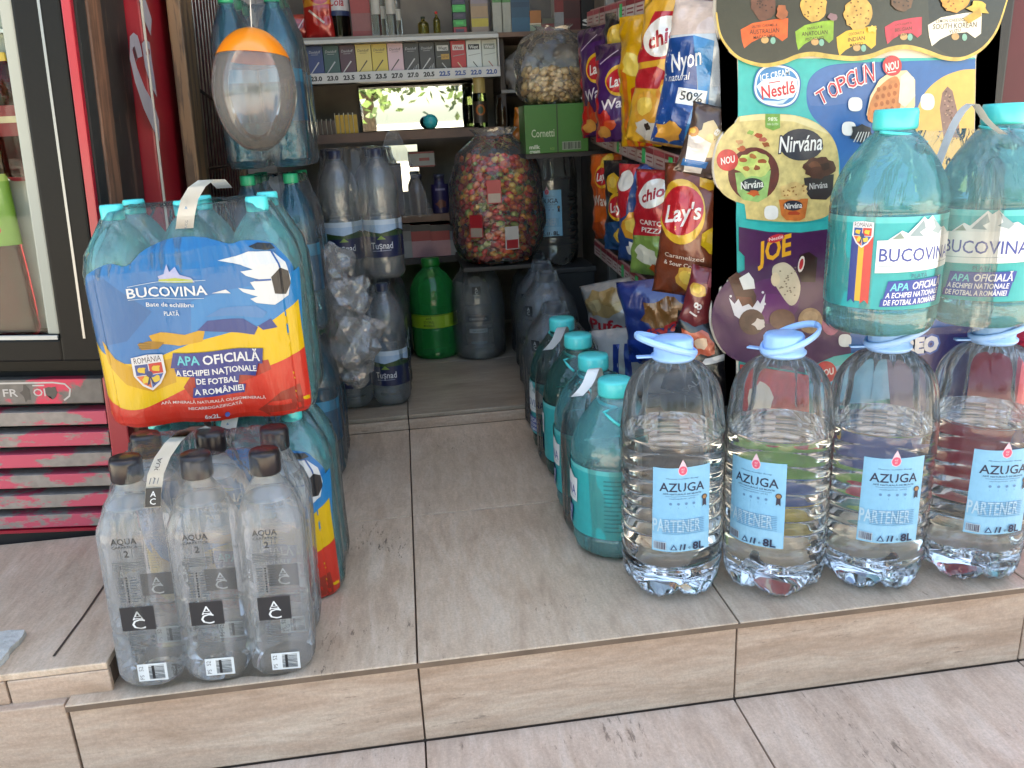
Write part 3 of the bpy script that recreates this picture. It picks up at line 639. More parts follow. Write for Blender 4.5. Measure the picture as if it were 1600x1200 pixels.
PX, PY, PZ = -.286, .292, .3365                      # the upper football pack
def pk(u, v): q = at_y(u, v, PY - .103); return (q.x - PX, q.z - PZ)
def football_print():
    d = PD(pk); BL, YE, RE, NV = '#0277bd', '#f4c60a', '#e03322', '#10308a'
    d.d.poly(cr([(-.160, .215), (-.145, .240), (-.11, .255), (-.085, .250), (-.06, .272), (-.02, .285), (.03, .284), (.07, .272), (.10, .276), (.135, .268), (.158, .23)], 4) + [(.158, .075), (-.160, .075)], BL)
    d.d.poly([(-.160, .213), (-.145, .230), (-.12, .238), (-.06, .18), (-.10, .14), (-.160, .13)], '#0367a8')
    d.poly([(300, 470), (350, 455), (420, 440), (480, 420), (480, 560), (300, 560)], '#0a88cc')
    d.d.poly(cr([(-.161, .138), (-.13, .112), (-.10, .105), (-.07, .108), (-.03, .122), (.0, .132), (.05, .140), (.10, .150), (.13, .165), (.160, .18)], 5) + [(.160, .02), (-.161, .02)], YE)
    d.poly([(155, 535), (165, 570), (200, 600), (240, 612), (275, 598), (270, 560), (215, 575), (180, 560)], '#d9a413')
    d.d.poly(cr([(-.161, .053), (-.135, .038), (-.10, .033), (-.06, .045), (-.02, .062), (.03, .072), (.08, .080), (.12, .092), (.160, .105)], 5) + [ (.160, -.0), (.14, -.012 + .014), (-.15, .003), (-.161, .01)], RE)
    d.poly([(405, 640), (440, 610), (470, 600), (480, 640), (440, 652)], '#a5301f')
    d.poly([(287, 605), (300, 585), (330, 578), (420, 560), (425, 575), (350, 612), (300, 620)], '#b8301f')
    # diving player: dark arm, sleeve, hand
    d.poly([(232, 525), (250, 520), (290, 522), (322, 512), (318, 532), (280, 540), (240, 538)], '#d8a31a')
    d.poly([(310, 515), (325, 500), (380, 498), (404, 510), (398, 522), (360, 520)], '#1a3f8c'); d.poly([(404, 508), (424, 496), (434, 510), (412, 514)], '#1a3f8c')
    d.poly([(322, 494), (345, 482), (400, 476), (418, 486), (412, 495), (360, 494)], '#3f86c4')
    d.poly([(216, 537), (232, 533), (256, 536), (246, 546), (222, 546)], '#a87a12'); 
    for k in range(3): d.line([(236, 538 + 3 * k), (218, 535 + 4 * k)], 1.2, '#7b5a10')
    # football with white motion streaks
    W, K = '#e6ebee', '#15171f'
    d.poly([(340, 408), (372, 400), (395, 392), (430, 392), (448, 410), (456, 436), (452, 462), (430, 475), (402, 472), (392, 466), (404, 462), (380, 456), (372, 450), (400, 452), (392, 440), (408, 436), (385, 430), (376, 424), (396, 420), (376, 413)], W)
    d.poly([(331, 458), (352, 453), (360, 459)], W)
    d.poly([(424, 432), (438, 418), (452, 424), (456, 444), (448, 460), (430, 458)], K); d.poly([(396, 384), (412, 378), (430, 380), (436, 388), (420, 390), (404, 388)], K)
    d.line([(428, 390), (438, 418)], 3, '#1d5ea8'); d.line([(400, 437), (424, 436)], 3, '#1d5ea8')
    # brand, mountains, slogans
    d.poly([(246, 432), (256, 428), (260, 412), (266, 424), (274, 416), (282, 428), (300, 433), (306, 440), (250, 440)], '#b4b9e0'); d.poly([(247, 437), (275, 433), (303, 436), (303, 440), (248, 441)], '#b7c24a')
    d.line([(200, 448), (250, 440), (322, 437)], 1, '#bcd6ee'); d.text('BUCOVINA', 200, 458, 324, 452, 16, '#eef3f6', bold=.012)
    d.line([(202, 468), (250, 466), (320, 465)], 1, '#bcd6ee'); d.text('Bate de echilibru', 228, 476, 304, 475, 7, '#e6eef4', bold=.01); d.text('PLATĂ', 256, 490, 281, 489, 7, '#e6eef4', bold=.01)
    d.poly([(270, 552), (412, 542), (411, 566), (266, 576)], NV); d.poly([(272, 576), (405, 564), (400, 586), (276, 588)], NV); d.poly([(306, 586), (374, 584), (372, 602), (308, 604)], NV); d.poly([(304, 604), (384, 600), (382, 613), (303, 620)], NV)
    d.text('APA', 277, 563, 313, 561, 15, '#53d2dd', bold=.02); d.text('OFICIALĂ', 319, 561, 406, 555, 15, '#f4f6f7', bold=.02)
    d.text('A ECHIPEI NAȚIONALE', 275, 583, 401, 574, 9.5, '#f4f6f7', bold=.02); d.text('DE FOTBAL', 309, 594, 371, 592, 9.5, '#f4f6f7', bold=.02); d.text('A ROMÂNIEI', 306, 611, 380, 605, 9.5, '#f4f6f7', bold=.02)
    d.text('APĂ MINERALĂ NATURALĂ OLIGOMINERALĂ', 252, 630, 416, 619, 4.6, '#f6dcd6', bold=.01); d.text('NECARBOGAZIFICATĂ', 296, 637, 378, 629, 4.6, '#f6dcd6', bold=.01); d.text('6x2L', 322, 649, 346, 647, 7, '#f6e6e2', bold=.015); d.ell(357, 646, 4, 4, '#4a63b0', 10)
    c = pk(235, 581); crest(d.d, c[0], c[1], 58 * d.k(235, 581))
    return d.d
def bottle2(name, parent, loc, prof, mat, capmat, cr, cz, ch, fn=None, seg=40, lab=None):
    b = mesh_obj(name, lathe(prof, seg, fn), mat, parent, True, loc)
    mesh_obj('cap', lathe([(cz, cr * .97), (cz + .002, cr), (cz + ch * .85, cr), (cz + ch, cr * .92), (cz + ch + .0003, cr * .3)], 28, lambda z, r, a: (r + .0004 * math.sin(28 * a), 0)), capmat, b, True)
    if lab: lab.build('label', on_cyl(max(r for z, r in prof) + .0005), b, .006)
    return b
def grid_pack(root, proto, nx, ny, pitch):
    pos = [((i - (nx - 1) / 2) * pitch, (j - (ny - 1) / 2) * pitch, 0) for j in range(ny) for i in range(nx)]
    proto.location = pos[0]
    for q in pos[1:]:
        c = proto.copy(); COL.objects.link(c); c.location = q; c.rotation_euler.z = random.uniform(-.2, .2) if not proto.name.startswith('square') else 0
        for ch in proto.children: e = ch.copy(); COL.objects.link(e); e.parent = c
B2P = smooth_prof([(0, .034), (.003, .044), (.014, .0505), (.03, .0518), (.10, .0518), (.19, .0518), (.235, .0515), (.262, .047), (.285, .037), (.302, .025), (.312, .0165), (.32, .0155)], 4)
def rib2(z, r, a):
    if .02 < z < .22: return r - .0016 * (.5 - .5 * math.cos(z * 2 * math.pi / .02)), 0
    if z < .02: return r * (1 - .08 * (1 - z / .02) * (1 - abs(math.sin(2.5 * a)))), 0
    return r, 0
fb = thing('bottle_pack', 'upper six pack of teal bottles in blue, yellow and red football film', 'bottle pack', (PX, PY, PZ), 0, 'six packs in football film')
pb = bottle2('bottle', fb, (0, 0, 0), B2P, TEAL, TEALCAP, .0165, .313, .022, rib2)
grid_pack(fb, pb, 3, 2, .1045)
gF = wrap_fn(.1605, .1072, .0535, .1067, [(0, .95), (.010, .985), (.025, 1), (.235, 1), (.262, .965), (.29, .88), (.312, .80), (.326, .76)], .010, .0012)
mesh_obj('shrink_film', wrap_bm(gF, [.001 + .325 * k / 26 for k in range(27)], 320, [(.8, .004), (.4, .002)]), FILM, fb, True)
def film_ink(h):
    key = ('film', h)
    if key not in MATS:
        m, n, o = newmat('printed_film'); p = N(n, 'ShaderNodeBsdfPrincipled'); n.links.new(p.outputs[0], o.inputs[0])
        p.inputs['Base Color'].default_value = (*dim(h, .52), 1); p.inputs['Roughness'].default_value = .36; p.inputs['Specular IOR Level'].default_value = .3; p.inputs['Coat Weight'].default_value = .28; p.inputs['Coat Roughness'].default_value = .10
        b, _ = bump(n, 9, .8, .012, stretch=(7, 7, 1.1), detail=4); n.links.new(b.outputs[0], p.inputs['Coat Normal'])
        b2, _ = bump(n, 14, .35, .006, stretch=(4, 4, 1)); n.links.new(b2.outputs[0], p.inputs['Normal']); MATS[key] = m
    return MATS[key]
football_print().build('printed_film', lambda a, b, l: gF(a, max(b, .0015), l + .0006), fb, (.004, .010), inkf=film_ink, dl=.00009)
def strap(parent, pts, wv, dec=None):
    bm = bmesh.new(); prev = None
    for q in pts:
        e = (bm.verts.new((q[0] - wv, q[1], q[2])), bm.verts.new((q[0] + wv, q[1], q[2])))
        if prev: bm.faces.new((prev[0], prev[1], e[1], e[0]))
        prev = e
    bmesh.ops.solidify(bm, geom=bm.faces[:], thickness=.0006)
    return mesh_obj('carry_strap', bm, P('#dfe3e4', .45), parent, True)
s_ = strap(fb, [(.006, -.099, .298), (.010, -.095, .316), (.016, -.084, .338), (.024, -.062, .354), (.032, -.03, .362), (.038, .01, .360), (.042, .04, .345)], .0125)
dd = Decal().poly([(-.006, .318), (.0, .329), (.006, .318)], '#7d95a8').text('BUCOVINA', .0, .309, .0035, '#55707f', rot=75)
dd.build('strap_print', lambda a, b, l: Vector((a + .0105, -.0985 + (b - .300) * .38 - .0015, b)), s_)
lo = dup(fb, 'lower six pack in football film, mostly hidden behind the square bottles', (PX + .008, PY + .002, .0004))

# ---- six square clear bottles
def sq_ring(h, e, z, n=32):
    out = []; t = max(0, min(1, (e - 2) / 5)); c = .36
    for k in range(n):
        a = 2 * math.pi * (k + .5) / n; x, y = math.cos(a), math.sin(a); m = max(abs(x), abs(y), (abs(x) + abs(y)) / (2 - c))
        q = (1 - t) + t / m; out.append((h * x * q, h * y * q, z))
    return out
SQP = [(0, .034, 3), (.004, .0405, 4), (.014, .0445, 6), (.022, .0452, 7), (.085, .0452, 7), (.089, .0438, 7), (.093, .0438, 7), (.097, .0452, 7), (.236, .0452, 7), (.246, .0448, 6), (.266, .0385, 4.5), (.288, .0285, 3), (.302, .0195, 2.2), (.308, .0165, 2), (.322, .0165, 2)]
def sq_bm():
    bm = bmesh.new(); rings = [[bm.verts.new(q) for q in sq_ring(h, e, z)] for z, h, e in SQP]
    for a, b in zip(rings, rings[1:]):
        for k in range(32): bm.faces.new((a[k], a[(k + 1) % 32], b[(k + 1) % 32], b[k]))
    bm.faces.new(list(reversed(rings[0]))); bm.faces.new(rings[-1]); return bm
aq = thing('bottle_pack', 'shrink wrapped six pack of square clear bottles with dark caps at the step edge', 'bottle pack', (-.292, .088, .0004), rot=(0, R_(2.5), 0))
sb = mesh_obj('square_bottle', sq_bm(), SQUAREB, aq, False)
for f in sb.data.polygons: f.use_smooth = f.center.z > .27
mesh_obj('water_surface', lathe([(.2755, .0335), (.2760, .02), (.2760, .004)], 24), thin('water_skin', (.97, .98, .99), (.8, .85, .88), haze=.35, rough=.05, hazecol=(.95, .96, .98)), sb, True)
CAPD = P('#1b1417', .3, bmp=(100, .15))
mesh_obj('cap', lathe([(.310, .0205), (.313, .0215), (.338, .0212), (.3425, .0195), (.343, .006)], 44, lambda z, r, a: (r + (.0006 * math.sin(44 * a) if z < .336 else 0), 0)), CAPD, sb, True)
d = Decal(); K, G2 = '#35383f', '#5b636b'
d.text('AQUA', -.002, .238, .0085, '#1c1f26', wd=.033, bold=.012); d.text('CARPATICA', -.002, .2293, .0040, '#1c1f26', wd=.033, bold=.01); d.rect(-.0085, .2265, .0065, .212, '#aab9c4') if False else None
d.text('2', -.001, .2190, .0095, '#1c1f26', bold=.012); d.line([(.0065, .2265), (.0065, .2125)], .0006, G2); d.line([(-.0085, .2265), (-.0085, .2125)], .0006, G2)
for k in range(6): d.line([(-.022, .206 - .0024 * k), (.018 - .006 * ((k * 5) % 3), .206 - .0024 * k)], .0008, '#6a6e70')
for k in range(10): d.ell(-.006, .183 - .004 * k, .0013, .0013, '#23262a', 8); d.line([(-.018, .183 - .004 * k), (-.010, .183 - .004 * k)], .0009, G2); d.line([(-.002, .183 - .004 * k), (.006 + .002 * (k % 3), .183 - .004 * k)], .0009, G2)
d.rect(-.021, .138, .024, .101, '#24262c'); d.text('A', .0015, .1245, .0135, '#e8edf0', wd=.0145); d.rect(-.003, .1225, .006, .1205, '#24262c'); d.line([(-.0035, .1195), (.0065, .1195)], .0013, '#e8edf0'); d.text('C', .0015, .111, .0155, '#e8edf0', wd=.0175)
for k in range(12): d.line([(-.014, .095 - .0027 * k), (.010 - .005 * ((k * 3) % 4), .095 - .0027 * k)], .0008, '#70767b')
d.text('e 4 G', .0175, .083, .006, G2, rot=90)
d.rect(-.010, .046, .030, .018, '#dfe6ea'); d.text('PS', -.005, .0245, .0058, K, rot=90); d.text('52', -.005, .0385, .0058, K, rot=90); barcode(d, .003, .0445, .028, .0195, 2, 1)
d2 = Decal(); rg = random.Random(8)
y = .043
while y > .0215: hh = rg.choice((.0007, .0012, .0018)); d.rect(.005, y, .0265, y - hh, '#2a2c31'); y -= hh + rg.choice((.0008, .0012))
d.build('label', lambda a, b, l: Vector((a, -.0452 - l, b)), sb)
grid_pack(aq, sb, 3, 2, .0925)
gA = wrap_fn(.1395, .0935, .040, .0925, [(0, .94), (.012, .99), (.025, 1), (.238, 1), (.262, .955), (.29, .86), (.315, .80), (.336, .78)], .0075, .0012)
mesh_obj('shrink_film', wrap_bm(gA, [.001 + .335 * k / 26 for k in range(27)], 300, [(.85, .005), (.4, .002)]), FILM, aq, True)
s_ = strap(aq, [(-.052, -.088, .284), (-.049, -.085, .305), (-.045, -.078, .328), (-.038, -.062, .346), (-.03, -.035, .357), (-.022, 0, .360), (-.014, .04, .352), (-.008, .06, .340)], .0105)
dd = Decal().rect(-.0100, .286, .0100, .311, '#202226'); dd.text('A', 0, .3035, .0075, '#e8edf0'); dd.text('C', 0, .2935, .0085, '#e8edf0'); dd.text('AQUA', .001, .334, .006, '#3a3d42', rot=78); dd.line([(-.006, .316), (-.004, .326)], .0012, '#7a7f84'); dd.line([(-.001, .316), (.001, .326)], .0016, '#7a7f84'); dd.line([(.004, .316), (.006, .326)], .0012, '#7a7f84')
def st(a, b, l):
    t = (b - .284) / .062; return Vector((a - .052 + .007 * t + .001, -.0885 + .026 * t * t - .0015, b))
dd.build('strap_print', st, s_)

# ---- blue packs stacked against the coolers, Tusnad-style packs behind
B15P = smooth_prof([(0, .028), (.003, .036), (.014, .0418), (.03, .0425), (.18, .0425), (.225, .042), (.255, .038), (.285, .027), (.305, .0165), (.312, .0145), (.322, .0145)], 4)
bl = thing('bottle_pack', 'middle blue bottle pack of the stack behind the balloon, green caps on top', 'bottle pack', (-.238, .84, .349), 0, 'blue bottle packs stacked behind the balloon')
d = Decal(); d.rect(-.133, .09, .133, .19, '#12506e'); d.rect(-.133, .165, .133, .19, '#2b7fa0')
pb = bottle2('bottle', bl, (0, 0, 0), B15P, BLUEB, P('#1a9a6a', .35), .0155, .316, .020, rib2, 32, d); grid_pack(bl, pb, 2, 3, .088)
gB = wrap_fn(.0885, .1325, .043, .088, [(0, .95), (.02, 1), (.225, 1), (.26, .95), (.30, .82), (.33, .74)], .009, .003)
mesh_obj('shrink_film', wrap_bm(gB, [.001 + .33 * k / 22 for k in range(23)], 96, [(.8, .004), (.4, .002)]), FILM_T, bl, True)
dup(bl, 'bottom blue bottle pack of the stack, hidden behind the football packs', (-.236, .835, .0006))
dup(bl, 'top blue bottle pack of the stack, above and behind the orange topped balloon', (-.232, .845, .6985))
tp = thing('bottle_pack', 'upper pack of dark labelled bottles with a sky strip, standing on its twin', 'bottle pack', (-.088, 1.26, .3865), .10, 'dark labelled packs on the inner step')
d = Decal(); d.rect(-.16, .060, .16, .118, '#17244d'); d.poly([(-.16, .115), (-.13, .128), (-.09, .118), (-.05, .130), (0, .122), (.04, .132), (.09, .118), (.13, .128), (.16, .115)], '#2f4d2a')
d.poly([(-.16, .128), (-.1, .120), (-.05, .131), (.0, .123), (.05, .133), (.1, .120), (.16, .128), (.16, .155), (-.16, .155)], '#a9c6e4'); d.rect(-.16, .145, .16, .158, '#c9dcec')
for x in (-.105, 0, .105): d.text('Tușnad', x, .091, .017, '#d5dae2', wd=.058, bold=.01); d.line([(x - .026, .077), (x + .024, .078)], .002, '#8f9bb5'); d.poly([(x - .012, .107), (x, .117), (x + .012, .107)], '#7fa04a')
pb = bottle2('bottle', tp, (0, 0, 0), B2P, GREYB, P('#20263f', .35), .0165, .313, .022, rib2, 40, d); grid_pack(tp, pb, 2, 3, .105)
gT = wrap_fn(.1055, .158, .0525, .105, [(0, .95), (.02, 1), (.235, 1), (.265, .95), (.30, .84), (.335, .80)], .012, .003)
mesh_obj('shrink_film', wrap_bm(gT, [.001 + .336 * k / 22 for k in range(23)], 110, [(.8, .003), (.4, .002)]), FILM_T, tp, True)
dup(tp, 'lower pack of dark labelled bottles on the inner step beside the crumpled plastic bag', (-.090, 1.24, .0405), -.03)
# crumpled plastic bag
bm = bmesh.new()
for c, r in (((-.145, .86, .47), (.052, .05, .060)), ((-.125, .85, .39), (.070, .055, .062)), ((-.110, .84, .30), (.066, .058, .070)), ((-.115, .85, .225), (.05, .05, .05)), ((-.155, .86, .27), (.05, .05, .07))):
    g2 = bmesh.ops.create_icosphere(bm, subdivisions=3, radius=1)
    for v in g2['verts']:
        q = v.co.copy(); n1 = noise.noise(q * 1.4 + Vector(c) * 9); n2 = abs(noise.noise(q * 2.4 + Vector(c) * 5)) + .3 * abs(noise.noise(q * 6 + Vector(c) * 3)); k = 1.15 + .45 * n1 - .75 * n2; v.co = Vector((c[0] + q.x * r[0] * k, c[1] + q.y * r[1] * k, c[2] + q.z * r[2] * k))
tag(mesh_obj('plastic_bag', bm, thin('milky_bag', (.88, .88, .88), (.78, .79, .8), haze=.17, rough=.10, bmp=(14, .8, .02), hazecol=(.93, .93, .93), fres=.42), smooth=False), 'crumpled milky plastic bag stuffed between the blue stack and the dark labelled packs', 'plastic bag')
# balloon
bt = thing('balloon', 'clear egg shaped balloon with an orange crown hanging in front of the blue packs', 'balloon', (-.212, .50, .735), rot=(R_(-6), R_(4), 0))
pr = smooth_prof([(0, .010), (.006, .026), (.03, .050), (.07, .067), (.11, .0715), (.15, .064), (.178, .049), (.196, .030), (.204, .012)], 6)
mesh_obj('skin', lathe(pr, 56), thin('balloon_skin', (.88, .88, .88), (.55, .55, .57), haze=.14, rough=.04, fres=.38, hazecol=(.62, .61, .60)), bt, True)
cp = [(z + .0012, r + .0012) for z, r in pr if z > .150]
mesh_obj('crown', lathe(cp, 56, cap0=False), P('#d97a18', .25, coat=.6), bt, True)
mesh_obj('string', tube(bmesh.new(), [(0, 0, .203), (.002, 0, .5), (0, 0, 1.66)], .0008, 5), P('#d5d2c8', .6), bt)

# ================================================================== LEFT: DRINKS COOLERS, WIRE RACK
RED = P('#9a0f26', .35, var=.12, varscale=6, coat=.3); BLK = P('#0c0d0e', .42, bmp=(200, .1)); BLK.node_tree.nodes['Principled BSDF'].inputs['Specular IOR Level'].default_value = .18; GREYM = P('#8d9092', .3, metal=.7)
def worn(name, paint, bare, scale=14, thr=.5, stretch=(1, 1, 1)):
    m, n, o = newmat(name); p = N(n, 'ShaderNodeBsdfPrincipled'); n.links.new(p.outputs[0], o.inputs[0])
    tc = N(n, 'ShaderNodeTexCoord'); mp = N(n, 'ShaderNodeMapping'); mp.inputs['Scale'].default_value = stretch; n.links.new(tc.outputs['Object'], mp.inputs[0])
    a = N(n, 'ShaderNodeTexNoise'); a.inputs['Scale'].default_value = scale; a.inputs['Detail'].default_value = 8; a.inputs['Roughness'].default_value = .65; n.links.new(mp.outputs[0], a.inputs['Vector'])
    r = N(n, 'ShaderNodeMapRange'); r.inputs[1].default_value = thr - .02; r.inputs[2].default_value = thr + .02; n.links.new(a.outputs['Fac'], r.inputs[0])
    b = N(n, 'ShaderNodeTexNoise'); b.inputs['Scale'].default_value = 60; b.inputs['Detail'].default_value = 4; n.links.new(tc.outputs['Object'], b.inputs['Vector'])
    mb = N(n, 'ShaderNodeMix', data_type='RGBA'); n.links.new(b.outputs['Fac'], mb.inputs[0]); mb.inputs[6].default_value = (*[c * .6 for c in lin(bare)], 1); mb.inputs[7].default_value = (*[c * 1.4 for c in lin(bare)], 1)
    mx = N(n, 'ShaderNodeMix', data_type='RGBA'); n.links.new(r.outputs[0], mx.inputs[0]); n.links.new(mb.outputs[2], mx.inputs[6]); mx.inputs[7].default_value = (*lin(paint), 1)
    n.links.new(mx.outputs[2], p.inputs['Base Color']); p.inputs['Roughness'].default_value = .6; return m
WORN = worn('worn_red_paint', '#b8465a', '#857b74', 8, .505, (1, 1, 2.5)); WORNS = worn('scraped_side', '#7a5642', '#5a4032', 5, .50, (6, 6, .5)); SPECK = worn('speckled_black', '#7d776c', '#1f2020', 42, .70)
fr = thing('drinks_cooler', 'tall black framed drinks cooler with glass door and worn red grille', 'cooler', (-.522, .44, .0004), rot=(0, R_(4), 0))
mesh_obj('cabinet', bx(-.80, -.004, .0365, .21, .36, 1.9), BLK, fr)
bm = bx(-.80, -.0, .02, .22, .0, .05); box(bm, -.80, 0, .06, .22, .05, .36); mesh_obj('base', bm, P('#2a2422', .7, var=.4), fr)
mesh_obj('side_panel', bx(-.0038, .004, -.004, .036, .36, 1.9), SPECK, fr)
mesh_obj('side_panel', bx(-.0038, .008, .038, .102, .0, 1.9, .003), WORNS, fr)
mesh_obj('side_panel', bx(-.0038, .006, .105, .235, .0, 1.9), worn('scuffed_side', '#4a3a30', '#211d1b', 6, .58, (4, 4, .6)), fr)
dr = bx(-.80, -.085, -.022, .03, .392, .432, .004); box(dr, -.086, -.014, -.022, .03, .392, 1.85, .004); df = mesh_obj('door_frame', dr, BLK, fr)
mesh_obj('chrome_strip', bx(-.047, -.043, -.0235, -.0215, .434, 1.85), GREYM, df)
mesh_obj('sill', bx(-.79, -.088, -.0255, -.019, .433, .440), P('#a8aaa6', .4), df)
mesh_obj('gasket', bx(-.106, -.0865, -.018, .012, .441, 1.85, .003), P('#8b8f87', .5), df)
mesh_obj('glass_pane', bx(-.79, -.107, -.010, -.006, .441, 1.85), GLASSP, df)
mesh_obj('edge_trim', bx(-.0135, .001, -.020, -.006, .355, 1.9, .002), RED, fr)
mesh_obj('pillar', bx(-.035, -.001, .004, .059, .051, .354, .003), RED, fr)
mesh_obj('pillar', bx(-.80, -.036, .004, .02, .05, .056), RED, fr)
mesh_obj('badge_panel', bx(-.80, -.0365, .006, .03, .305, .352, .003), worn('worn_badge', '#c4354e', '#67605b', 6, .55, (1, 1, 1)), fr)
for k in range(6):
    z = .268 - .041 * k
    bm = bmesh.new(); box(bm, -.80, -.0365, .006, .012, z - .004, z + .022, .0015); box(bm, -.80, -.0365, .0125, .042, z + .018, z + .022); mesh_obj('grille_slat', bm, WORN, fr)
mesh_obj('grille_back', bx(-.80, -.0365, .050, .056, .056, .304), P('#1d1a19', .8), fr)
d = Decal(); d.line([(-.26, .346), (-.12, .346), (-.10, .343), (-.092, .333), (-.095, .320), (-.105, .312)], .003, '#c9c3bf'); d.text('FR', -.194, .328, .014, '#c9c3bf', wd=.024, bold=.01); d.text('OI', -.145, .328, .014, '#c9c3bf', wd=.020, bold=.01); d.line([(-.155, .341), (-.135, .341)], .0025, '#c9c3bf'); d.blob(-.168, .328, .008, .014, '#4b4542', .4, 14, 3); d.blob(-.122, .328, .010, .014, '#4f4946', .4, 14, 4)
d.build('badge_print', lambda a, b, l: Vector((a, .006 - l, b)), fr)
for z in (.70, .93):
    mesh_obj('shelf', bx(-.79, -.115, .012, .034, z, z + .006), P('#c9cdca', .4, metal=.3), fr)
mesh_obj('liner', bx(-.79, -.115, .0305, .0345, .441, 1.85), P('#8d938c', .6), fr)
# bottles behind its glass (the cooler stands forward of them so they keep clear of the liner)
JUICE = glass('dark_red_juice', (.30, .02, .03), 1.33, .03)
def fridge_bottle(label, x, y, z, s, mat, cap, dec=None, rz=0):
    t = thing('juice_bottle', label, 'juice bottle', (x, y, z), rz, 'bottles in the drinks cooler'); t.scale = (s, s * .34, s)
    bottle2('bottle_body', t, (0, 0, 0), B2P, mat, cap, .0165, .313, .022, rib2, 32, dec); return t
d = Decal(); d.rect(-.16, .165, .16, .285, '#7fae3e'); d.rect(-.16, .273, .16, .285, '#b5cf6a'); d.blob(-.055, .20, .014, .012, '#c22a20', .3, 14, 2); d.blob(.018, .19, .012, .01, '#d0443a', .3, 14, 5)
for k in range(7): d.line([(-.10, .255 - .010 * k), (-.03 - .01 * (k % 3), .255 - .010 * k)], .003, '#3f6a1c')
d.text('NECTAR', .0, .18, .010, '#2e4d16', wd=.05); barcode(d, -.035, .235, .015, .27, 12, 6)
q = at_y(20, 520, .445)
fridge_bottle('big dark red juice bottle with a green label behind the cooler glass', q.x - .005, .452, .4405, .98, JUICE, P('#2f7a35', .4), d)
d = Decal(); d.rect(-.16, .12, .16, .20, '#8a1f22'); d.rect(-.16, .155, .16, .172, '#d8c9a0')
q = at_y(12, 170, .45)
fridge_bottle('small dark red bottle on the upper wire shelf of the cooler', -.588, .452, .7065, .60, JUICE, P('#d8b54a', .4), d); fridge_bottle('amber bottle on the upper wire shelf beside the small dark red one', -.648, .452, .7065, .62, glass('amber_juice', (.55, .28, .08), 1.33, .03), P('#b5312a', .4), d)

cl = thing('red_cooler', 'red cooler side with white swirling script behind the weathered strips', 'cooler', (-.475, .685, .0004), rot=(0, R_(3.2), 0))
mesh_obj('cabinet', bx(-.60, -.001, 0, .26, 0, 1.9, .004), P('#8f1624', .4, var=.2, varscale=7, coat=.2), cl)
mesh_obj('edge_trim', bx(-.0005, .0035, .0, .004, .02, 1.88), P('#b9b2a6', .5), cl)
d = PD(lambda u, v: (lambda q: (q.y, q.z))(at_x(u, v, -.425)))
WH = '#b9b3bd'
d.poly([(200, 57), (205, 51), (212, 56), (218, 74), (221, 88), (214, 91), (208, 72), (205, 78), (214, 106), (228, 138), (243, 162), (252, 188), (256, 222), (242, 198), (228, 170), (212, 128), (202, 92)], WH)
d.poly([(219, 68), (224, 62), (231, 66), (236, 95), (243, 130), (247, 152), (236, 132), (226, 104)], WH); d.ell(229, 82, 3, 6, '#8f1624', 12); d.poly([(211, 0), (221, 0), (232, 30), (232, 56), (222, 34)], WH); d.poly([(205, 75), (208, 72), (214, 91), (212, 97)], '#5c2a33')
def redmap(a, b, l): return Vector((.0002 + l, a - .685, (b - .0004) / math.cos(R_(3.2))))
d.d.build('script_print', redmap, cl)
# wooden post and wire rack
WOOD = worn('old_wood', '#7d6247', '#584636', 9, .5, (5, 5, .4))
wr = thing('wire_rack', 'rusty wire rack on a wooden post between the red cooler and the balloon', 'rack', (-.440, .862, .0004), rot=(0, R_(2.9), 0))
mesh_obj('post', bx(-.014, .014, -.055, .045, 0, 1.9, .004), WOOD, wr)
mesh_obj('post', bx(-.012, .014, .50, .53, 0, 1.9, .003), WOOD, wr)
WIRE = P('#a59a90', .35, metal=.6, var=.4, varscale=40)
mesh_obj('back_sheet', bx(-.012, -.008, .046, .499, .3, 1.85), P('#5c2024', .6, var=.4, varscale=9), wr)
for k in range(13):
    yy = .075 + .034 * k; mesh_obj('wire', tube(bmesh.new(), [(.004, yy, .52), (.006, yy + .01, 1.0), (.004, yy + .012, 1.8)], .0019, 6), WIRE, wr, True)
for z, dz in ((.70, 0), (.87, -.05), (1.12, 0)): mesh_obj('crossbar', tube(bmesh.new(), [(.0075, .046, z), (.0075, .50, z + dz)], .0034, 6), P('#3a2c26', .6), wr, True)
t = tag(mesh_obj('price_card', bx(-.405, -.401, 1.13, 1.27, 1.035, 1.10, .001), P('#57504b', .5)), 'grey card hung at the top of the wire rack', 'card'); t.parent = None
dd = Decal().blob(1.19, 1.088, .035, .018, '#e9e8e3', .15, 18, 2); dd.build('card_print', lambda a, b, l: Vector((-.4005 + l, a, b)), t)

# ================================================================== RIGHT: ICE-CREAM POSTER AND FREEZER
YP = .30
def pc(u, v): q = at_y(u, v, YP); return (q.x, q.z)
po = thing('poster', 'die cut ice cream poster board standing behind the large water bottles', 'poster', (.64, YP, 0))
outline = [(1118, -150)] + cr([(1116, 20), (1122, 55), (1136, 78), (1152, 92)], 4) + cr([(1154, 180), (1148, 190), (1132, 205), (1119, 228), (1114, 262), (1120, 292), (1136, 310), (1162, 320)], 4) + [(1164, 342), (1152, 348), (1152, 392), (1161, 400)] + cr([(1161, 420), (1140, 433), (1120, 456), (1110, 488), (1113, 520), (1128, 548), (1150, 565)], 4) + [(1152, 860), (1500, 830), (1516, 600), (1525, 92), (1545, 70), (1560, 35), (1572, -10), (1580, -150)]
pts = [pc(u, v) for u, v in outline]
bm = bmesh.new(); bm.faces.new([bm.verts.new((x - .64, 0, z)) for x, z in pts]); bmesh.ops.triangulate(bm, faces=bm.faces[:])
e = bmesh.ops.extrude_face_region(bm, geom=bm.faces[:]); bmesh.ops.translate(bm, verts=[v for v in e['geom'] if isinstance(v, bmesh.types.BMVert)], vec=(0, .006, 0)); bmesh.ops.recalc_face_normals(bm, faces=bm.faces[:])
